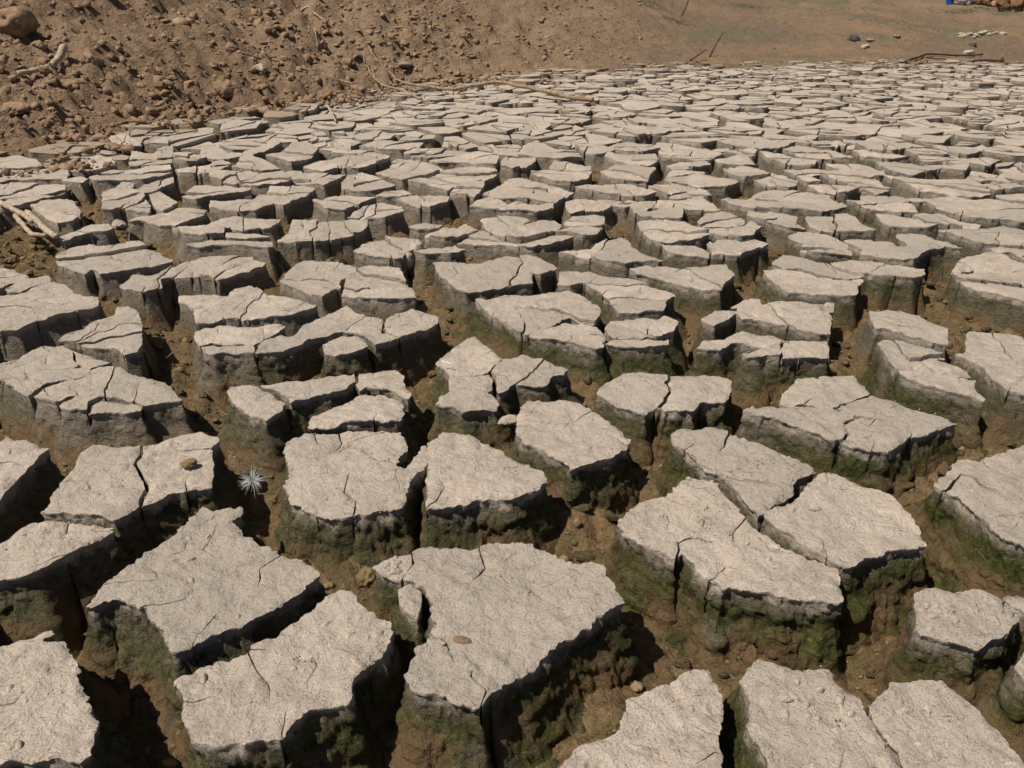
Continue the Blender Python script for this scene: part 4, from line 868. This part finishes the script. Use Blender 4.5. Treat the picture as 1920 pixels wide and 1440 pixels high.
# clods on the banks
cl = []
P = np.c_[rng.uniform(-4.5, 4.5, 90000), rng.uniform(1.6, 8.2, 90000)]; s = sdist(P[:, 0], P[:, 1]); lf = 1-sstep(-.9, 1.3, P[:, 0]-.25*(P[:, 1]-5))
dn = (np.exp(-np.maximum(s, 0)/.9)*1.1+.16)*(.22+.78*lf)*(s > -.48-.35*fbm(P, 3, 2, 79))*sstep(-.25, .25, fbm(P, 2.2, 3, 77)+.15)
P = P[rng.random(len(P)) < dn]; Z = terrain(P[:, 0], P[:, 1]); lf = 1-sstep(-.9, 1.3, P[:, 0]-.25*(P[:, 1]-5))
s = sdist(P[:, 0], P[:, 1]); Z = np.where((s < -.08) & (rng.random(len(s)) < .75), np.maximum(Z, .004), Z)
P2 = np.c_[rng.uniform(-1.5, -.98, 500), rng.uniform(1.7, 2.35, 500)]; Z2 = terrain(P2[:, 0], P2[:, 1]); P2 = P2[P2[:, 0] < -.50*P2[:, 1]-.08]
for p, z in zip(P2, Z2): cl.append(((p[0], p[1], z), float(.004+rng.exponential(.004))))
for p, z, l in zip(P, Z, lf): cl.append(((p[0], p[1], z-.001), float(min(.050, .0045+rng.exponential(.0085)*(.40+.65*l)))))
P = np.c_[rng.uniform(-3.2, .4, 9000), rng.uniform(2.3, 6.2, 9000)]; s = sdist(P[:, 0], P[:, 1]); P = P[(s > -.22) & (rng.random(len(s)) < .55*np.exp(-np.abs(s-.25)/.42)*sstep(-.3, .3, fbm(P, 1.7, 3, 81)+.1)*(1-.6*sstep(-1.2, .3, P[:, 0])))]
for p, z in zip(P, terrain(P[:, 0], P[:, 1])): cl.append(((p[0], p[1], z+.004), float(rng.uniform(.013, .036))))
scatter('soil_clods', 'loose crumbly soil clods covering the earth banks', 'soil', CLOD, cl, 1, 1.25, cut=.019)
pb = []
P = np.c_[rng.uniform(-3, 6.5, 900), rng.uniform(3, 8, 900)]; s = sdist(P[:, 0], P[:, 1]); P = P[s > .05]; Z = terrain(P[:, 0], P[:, 1])
for p, z in zip(P, Z): pb.append(((p[0], p[1], z+.001), float(rng.uniform(.003, .008)*(1.8 if rng.random() < .08 else 1))))
scatter('pale_pebbles', 'small pale pebbles dotted over the banks', 'pebbles', WHITE, pb, 0)
tick('scatter')
# grass on the far bank
gv, gf = [], []
for (u, v, ru_, rv, n) in ((1225, 16, 34, 8, 700), (1270, 46, 40, 5, 500), (1400, 14, 40, 6, 700), (1810, 24, 70, 7, 1100), (1700, 52, 60, 14, 700), (1885, 26, 40, 5, 400)):
    C_ = [hit(u+ru_*.9*a_, v+rv*.9*b_) for a_ in (-1, 0, 1) for b_ in (-.9, 0, 1)]; C_ = np.array([tuple(c) for c in C_]).reshape(3, 3, 3)
    st = rng.normal(0, .5, (n, 2)); st = np.clip(st, -1.2, 1.2); GX = C_[1, 1, 0]+st[:, 0]*(C_[2, 1, 0]-C_[0, 1, 0])/2; GY = C_[1, 1, 1]+st[:, 1]*(C_[1, 0, 1]-C_[1, 2, 1])/2; GZ = terrain(GX, GY)
    for k in range(n):
        b = Vector((GX[k], GY[k], GZ[k])); h = rng.uniform(.006, .015); a = rng.uniform(0, 6.28); t = Vector((math.cos(a), math.sin(a), 0)); le = Vector((rng.normal(0, .4), rng.normal(0, .4), 1))*h
        q = len(gv); gv += [b-t*.0016, b+t*.0016, b+le*.6+t*.0010, b+le]; gf += [(q, q+1, q+2), (q, q+2, q+3)]
link('grass', mesh('grass', gv, gf, GRASS, smooth=False), None, 'sparse grey green grass patches on the far bank', 'grass', None, 'stuff')
tick('grass')
# named clods and stones: (kind, px, py, width px, flatness, material, label, where)
def stone_px(name, u, v, wpx, fl, mat, label, cat, seed, on=None, rot=(0, 0, 0), dp=1.0, sink=.25, amp=.3):
    p = hit(u, v) if on is None else Vector((*at(u, v, on), on))
    if on is not None and on > 0: p.z = topz(p.x, p.y) or on
    d = p.y*CP-(p.z-CAM_H)*SP; r = wpx/FPX*d/2
    return rock(name, p, (r, r*dp, r*fl), mat, seed, label, cat, rot, 3, sink, None, amp)
stone_px('soil_clod', 28, 60, 74, .80, CLOD, 'biggest dark-sided earth clod in the top left corner', 'clod', 11, amp=.4)
stone_px('soil_clod', 430, 186, 44, .75, CLOD, 'rounded clod with a dark hollow below it, at the foot of the left bank', 'clod', 12, amp=.4)
stone_px('soil_clod', 437, 106, 24, .9, CLOD, 'small square clod with a shaded right side beside the short pale stick', 'clod', 13)
stone_px('soil_clod', 133, 166, 30, .9, CLOD, 'egg-shaped clod below the curved pale stick', 'clod', 14)
stone_px('soil_clod', 305, 178, 32, .8, CLOD, 'pointed clod between two others at the foot of the left bank', 'clod', 15)
stone_px('soil_clod', 362, 182, 30, 1.0, CLOD, 'upright brown clod at the foot of the left bank', 'clod', 16)
stone_px('soil_clod', 178, 136, 44, .7, CLOD, 'broken reddish clod right of the curved pale stick', 'clod', 17, amp=.45)
stone_px('soil_clod', 40, 208, 52, .5, CLOD, 'dark spiky clod above the first slabs at the left edge', 'clod', 18, amp=.5)
stone_px('soil_clod', 650, 122, 28, .6, CLOD, 'clod with a black shadow left of the forked twig', 'clod', 19)
stone_px('stone', 342, 50, 36, .45, WHITE, 'long pale stone high on the left bank', 'stone', 21, rot=(0, .35, -.5), dp=.5)
stone_px('stone', 489, 140, 27, .6, WHITE, 'white stone beside the straight sticks on the left bank', 'stone', 22)
stone_px('stone', 208, 10, 26, .6, WHITE, 'pale rounded stone at the top of the left bank', 'stone', 23)
stone_px('stone', 760, 122, 26, .5, GREY, 'flat grey stone behind the branch fork', 'stone', 24)
stone_px('stone', 1027, 70, 16, .6, GREY, 'single grey stone on the centre bank', 'stone', 25)
stone_px('stone', 1602, 79, 24, .62, DARK, 'black stone beside the white rock on the far shore', 'stone', 26, rot=(0, 0, .2))
stone_px('stone', 1621, 90, 20, .5, WHITE, 'pale slanted rock next to the black stone on the far shore', 'stone', 27, rot=(0, -.35, 0))
stone_px('stone', 1631, 77, 18, .35, GREY, 'flat yellowish stone behind the black stone', 'stone', 28)
stone_px('stone', 1822, 88, 18, .55, DARK, 'dark pointed stone on the right shore', 'stone', 29, rot=(0, -.3, .2))
stone_px('stone', 1815, 101, 20, .45, WHITE, 'cream stone below the dark pointed stone', 'stone', 30, rot=(0, -.3, 0))
stone_px('stone', 1679, 72, 18, .55, GREY, 'grey stone on the far shore between the black stone and the white rubble', 'stone', 31)
stone_px('stone', 1657, 119, 21, .45, GREY, 'domed grey stone at the far margin of the slabs', 'stone', 32)
stone_px('stone', 1690, 118, 18, .35, GREY, 'flat stone right of the domed grey stone', 'stone', 33)
for k in range(22): stone_px('white_rubble', 1795+k*4.2+rng.normal(0, 2), 68+rng.normal(0, 1.6)-(k > 8)*2.5, rng.uniform(6, 15), .5, WHITE, 'white rubble lump in the pale streak on the right bank', 'rubble lump', 60+k)['group'] = 'pale rubble streak'
stone_px('soil_clod', 357, 876, 36, .42, RUBBLE, 'small dark clod lying on the right piece of the split block', 'clod', 41, on=.001, dp=.6, sink=.1, amp=.5)
stone_px('mud_chunk', 757, 508, 40, 1.15, MUD, 'front one of two leaning mud chunks in the centre left gap', 'mud chunk', 42, on=-.05, rot=(.3, .3, .4), amp=.2, sink=.1)
stone_px('mud_chunk', 782, 492, 34, 1.35, MUD, 'rear one of two leaning mud chunks in the centre left gap', 'mud chunk', 43, on=-.04, rot=(-.2, .3, .9), amp=.2, sink=.1)
stone_px('mud_chunk', 952, 795, 44, .38, MUD, 'flat flake bridging the gap beside the tilted round block', 'mud chunk', 44, on=-.02, rot=(.2, .1, .2), dp=.55, sink=.1)
stone_px('mud_chunk', 560, 1012, 40, .7, RUBBLE, 'greyish lump in the crack below the seed tuft', 'mud chunk', 45, on=-.08, amp=.3)
stone_px('mud_chunk', 640, 1062, 56, .6, RUBBLE, 'mossy chunk in the crack behind the front block notch', 'mud chunk', 46, on=-.09, amp=.3, rot=(.3, .2, .5))
stone_px('mud_chunk', 690, 1090, 48, .9, RUBBLE, 'square brown chunk left of the largest front block', 'mud chunk', 47, on=-.08, amp=.3, rot=(.1, .3, .3))
stone_px('mud_chunk', 1090, 1010, 60, .5, RUBBLE, 'brown rubble chunk behind the largest front block', 'mud chunk', 48, on=-.10, amp=.3)
stone_px('mud_chunk', 1196, 1290, 26, .6, CLOD, 'tan pebble-like clod right of the largest front block', 'mud chunk', 49, on=-.08)
stone_px('mud_chunk', 225, 425, 30, .7, MUD, 'small dark-sided cube of mud left of the driftwood slab', 'mud chunk', 50, on=-.01, amp=.2)
stone_px('mud_lump', 1815, 502, 24, .5, MUD, 'oval lump on the cracked slab at the right edge', 'mud lump', 51, on=.003, sink=.3)
stone_px('mud_lump', 1895, 720, 22, .7, MUD, 'round lump on the broad slab at the right edge', 'mud lump', 52, on=.003, sink=.3)
# brown shell and pale chips on the largest front block
zb = topz(*at(868, 1204, 0)) or 0.
p = at(868, 1204, zb); Vs, Fs = ICO[3]; Vs = Vs*np.array([.0105, .0050, .0040]); Vs[:, 2] *= 1+.06*np.sin(Vs[:, 0]*1500)
link('snail_shell', mesh('snail_shell', Vs, Fs, SHELLM), None, 'brown oval shell lying in the hollow of the largest front block', 'shell', None, None, (p[0], p[1], zb+.0015)).rotation_euler = (.1, .12, -.2)
for (u, v, wpx, dp, rot, lab) in ((815, 1215, 38, .62, (.15, -.25, .5), 'curled mud chip left of the brown shell'), (846, 1226, 22, .55, (.1, .2, .2), 'small pale chip in front of the brown shell'), (838, 1180, 20, .8, (.1, -.3, .9), 'pale chip behind the brown shell'), (935, 1206, 28, .5, (-.1, .2, .3), 'pale raised chip right of the brown shell')):
    p = at(u, v, zb); zc = topz(*p) or zb; r = wpx/FPX*.83/2; nx, ny = 10, 8; V = []; F = []
    for i in range(nx):
        for j in range(ny):
            a, b = i/(nx-1)*2-1, j/(ny-1)*2-1; q = 1/max(1, (abs(a)**3+abs(b)**3)**(1/3)); wob = 1+.18*math.sin(a*5+wpx)*math.cos(b*4+u)
            V.append((a*q*r*wob, b*q*r*dp*wob, .16*r*(a*a+.5*b*b)+.0012*math.sin(a*7+b*5+u)))
    n = len(V); V = V+[(x, y, z-.0026) for x, y, z in V]
    for i in range(nx-1):
        for j in range(ny-1): k = i*ny+j; F += [(k, k+ny, k+ny+1, k+1), (n+k, n+k+1, n+k+ny+1, n+k+ny)]
    rim = [i*ny for i in range(nx)]+[(nx-1)*ny+j for j in range(1, ny)]+[i*ny+ny-1 for i in range(nx-2, -1, -1)]+[j for j in range(ny-2, 0, -1)]
    for a, b in zip(rim, rim[1:]+rim[:1]): F.append((a, n+a, n+b, b))
    link('mud_chip', mesh('mud_chip', V, F, MUD, {k_: np.zeros(len(V)) for k_ in ('dep', 'moss', 'tint')}), None, lab, 'mud chip', None, None, (p[0], p[1], zc-.0004)).rotation_euler = rot
# sticks
def stick(name, P, r0, r1, mat, label, side=()):
    P = catmull(P, 7); n = len(P); rg = random.Random(n+int(r0*1e5))
    P = [p+Vector((rg.gauss(0, .12), rg.gauss(0, .12), rg.gauss(0, .12)))*r0 for p in P]; R = [r0+(r1-r0)*i/(n-1)+.10*r0*math.sin(i*1.9) for i in range(n)]
    V, F = tube_vf(P, R, 9, n*1.3, .14); base = P[0]
    V = [v-base for v in V]; o = link(name, mesh(name, V, F, mat), None, label, 'stick', None, None, base)
    for S, a, b in side:
        S = catmull(S, 6); m = len(S); V, F = tube_vf(S, [a+(b-a)*i/(m-1) for i in range(m)], 7, 2.2, .12)
        link('side_twig', mesh('side_twig', [v-base for v in V], F, mat), o)
    return o
def L3(tr, z, *q):
    ox, oy, k = TR[tr]; return [Vector((*at(ox+x*k, oy+y*k, z), z)) for x, y in q]
def G3(tr, dz, *q):
    ox, oy, k = TR[tr]; r = []
    for x, y in q: h = hit(ox+x*k, oy+y*k); h.z = max(h.z, -.01 if h.z < -.01 else h.z)+dz; r.append(h)
    return r
stick('branch', [Vector((*at(1112, 187, .012), .012)), Vector((*at(1073, 183, .014), .014)), Vector((*at(1023, 171, .03), .03)), Vector((*at(957, 157, .045), .045)), Vector((*at(923, 154, .045), .045)), Vector((*at(857, 166, .02), .02)), Vector((*at(807, 163, .015), .015)), Vector((*at(750, 152, .02), .02)), Vector((*at(733, 137, .04), .04)), Vector((*at(707, 113, .10), .10)), Vector((*at(691, 86, .16), .16))], .011, .004, WOOD, 'long curved branch lying across the far slabs',
      [([Vector((*at(923, 154, .045), .045)), Vector((*at(955, 148, .05), .05)), Vector((*at(975, 142, .06), .06))], .004, .002)])
stick('twig', [Vector((*at(790, 186, .012), .012)), Vector((*at(750, 168, .015), .015)), Vector((*at(720, 160, .02), .02)), Vector((*at(700, 143, .05), .05)), Vector((*at(683, 115, .09), .09)), Vector((*at(662, 97, .13), .13))], .007, .0035, WOOD, 'forked twig curving up left of the long branch',
      [([Vector((*at(704, 145, .04), .04)), Vector((*at(697, 128, .08), .08)), Vector((*at(695, 124, .09), .09))], .006, .004), ([Vector((*at(684, 118, .09), .09)), Vector((*at(681, 107, .11), .11))], .004, .003)])
stick('stick', G3('F', .018, (525, 118), (580, 133), (650, 163), (672, 172)), .008, .005, WOOD, 'straight brown stick lying at the foot of the left bank')
stick('stick', G3('F', .020, (448, 117), (485, 118), (524, 119)), .006, .004, PALEWOOD, 'short pale stick on the left bank beside the square clod')
stick('stick', G3('F', .022, (474, 110), (490, 117), (510, 121)), .008, .005, WOOD, 'short brown stick crossing the pale one on the left bank')
stick('stick', G3('F', .012, (590, 79), (594, 90), (597, 98)), .005, .004, PALEWOOD, 'tiny white upright stick on the left bank')
stick('stick', G3('F', .010, (552, 12), (578, 22), (592, 40), (612, 55)), .006, .004, PALEWOOD, 'thin pale bent stick near the top of the left bank')
stick('stick', G3('F', .034, (36, 144), (80, 142), (97, 138), (115, 126), (126, 117)), .010, .016, PALEWOOD, 'thick curved pale stick on the left bank')
stick('stick', [Vector((*at(614, 198, .015), .015)), Vector((*at(622, 212, .015), .015)), Vector((*at(630, 228, .015), .015))], .006, .004, PALEWOOD, 'small pale stick lying on slabs below the left bank')
stick('driftwood', L3('L', .02, (-40, 1120), (40, 1160), (120, 1200), (185, 1245)), .0085, .006, PALEWOOD, 'upper of three grey driftwood sticks at the left edge')
stick('driftwood', L3('L', .01, (85, 1215), (130, 1265), (180, 1315), (260, 1325)), .0065, .005, PALEWOOD, 'lower left one of three grey driftwood sticks at the left edge')
stick('driftwood', L3('L', .02, (155, 1195), (210, 1245), (270, 1300), (315, 1330)), .0085, .007, PALEWOOD, 'thickest of three grey driftwood sticks, nearest the small slab')
b = hit(1293, 114); stick('twig', [b, at_y(1308, 104, b.y+.02), at_y(1325, 93, b.y+.05)], .006, .003, DARKWOOD, 'dark leaning twig at the far shore, the shorter of two')
b = hit(1330, 107); stick('twig', [b, at_y(1340, 88, b.y), at_y(1357, 60, b.y)], .006, .003, DARKWOOD, 'dark upright twig at the far shore, the taller of two')
b = hit(1278, 30); stick('twig', [b, at_y(1284, 18, b.y), at_y(1292, -2, b.y)], .006, .004, DARKWOOD, 'thin dark twig standing on the far bank at the top')
stick('stick', G3('F', .012, (1694, 123), (1720, 114), (1745, 110), (1800, 107), (1842, 105)), .008, .005, DARKWOOD, 'long thin brown stick on the right shore', [(G3('F', .012, (1735, 111), (1755, 114), (1773, 116)), .005, .003)])
stick('stick', G3('F', .012, (1822, 121), (1850, 121), (1880, 121)), .006, .010, DARKWOOD, 'dark root at the far right shore', [(G3('F', .014, (1876, 121), (1879, 114)), .014, .003)])
b = at(845, 680, .004); c_ = at(846, 682, .004); stick('straw', [Vector((*at(828, 677, .004), .004)), Vector((*at(846, 682, .004), .004))], .0009, .0007, FLUFF, 'tiny white straw on the pointed triangular plate')
# white seed tuft in the crack
p = Vector((*at(474, 902, -.045), -.045)); t = link('seed_tuft', None, None, 'white feathery seed tuft caught in the crack on the left', 'seed tuft', None, None, p); t.empty_display_size = .01
V, f = ICO[1]; link('seed_core', mesh('seed_core', V*.0019, f, FLUFF), t)
V, F = [], []
for k in range(190):
    d = Vector((rng.normal(), rng.normal()*.7-.3, rng.normal()*.7+.4)).normalized(); d = (d+Vector((.35, .1, -.2))*max(0, math.sin(3*math.atan2(d.z, d.x)))).normalized(); L = .021*rng.uniform(.35, 1.25); sg = Vector((0, 0, -1)).cross(d); bend = Vector(rng.normal(0, .12, 3))
    P = [d*.001, d*L*.5+bend*L*.1, d*L+bend*L*.35-Vector((0, 0, .1*L))]; v, f = tube_vf(P, [.00020, .00016, .00007], 3, 0, 0); q = len(V); V += v; F += [tuple(q+i for i in g) for g in f]
link('filaments', mesh('filaments', V, F, FLUFF), t)
# things on the ridge, cut by the top edge
def ridge(u, v, dy=0): h = hit(u, v); return h
def bucket():
    b = hit(1780, 8); r, h = .060, .15; prof = [(0, 0), (r*.78, 0), (r*.80, .006), (r*.97, h*.9), (r*1.06, h*.9), (r*1.06, h), (r*.94, h), (r*.76, .01), (0, .01)]; V = []; F = []; n = 28
    for a, z in prof:
        for k in range(n): V.append((a*math.cos(2*math.pi*k/n), a*math.sin(2*math.pi*k/n), z))
    for i in range(len(prof)-1):
        for k in range(n): F.append((i*n+k, i*n+(k+1) % n, (i+1)*n+(k+1) % n, (i+1)*n+k))
    o = link('bucket', None, None, 'blue plastic bucket cut off by the top edge', 'bucket', None, None, b); link('body', mesh('body', V, F, BLUE), o)
    P = [Vector((r*1.05*math.cos(a), .03*math.sin(a), h*.92+.07*math.sin(a))) for a in np.linspace(0, math.pi, 14)]; v, f = tube_vf(P, [.003]*14, 6, 0, 0); link('handle', mesh('handle', v, f, GREY), o)
bucket()
stone_px('cloth_bundle', 1807, 9, 32, .8, CLOTH, 'pale lavender cloth bundle beside the blue bucket', 'cloth', 71, amp=.4)
for k, (u, v, wd, m, lab) in enumerate(((1737, 1, 14, REDROCK, 'small dark rock left of the blue bucket'), (1836, 10, 26, REDROCK, 'dark rock right of the cloth bundle'), (1854, 13, 20, REDROCK, 'low brown rock in the ridge pile'), (1862, 13, 12, PINK, 'small pink stone in the ridge rock pile'), (1882, 15, 36, REDROCK, 'broad red brown rock on the right ridge'), (1908, 18, 34, REDROCK, 'red brown rock at the top right corner'), (1935, 20, 34, REDROCK, 'red brown rock past the top right corner'))):
    stone_px('ridge_rock', u, v, wd, 1.0, m, lab, 'rock', 80+k, amp=.4, sink=.2)
tick('end')
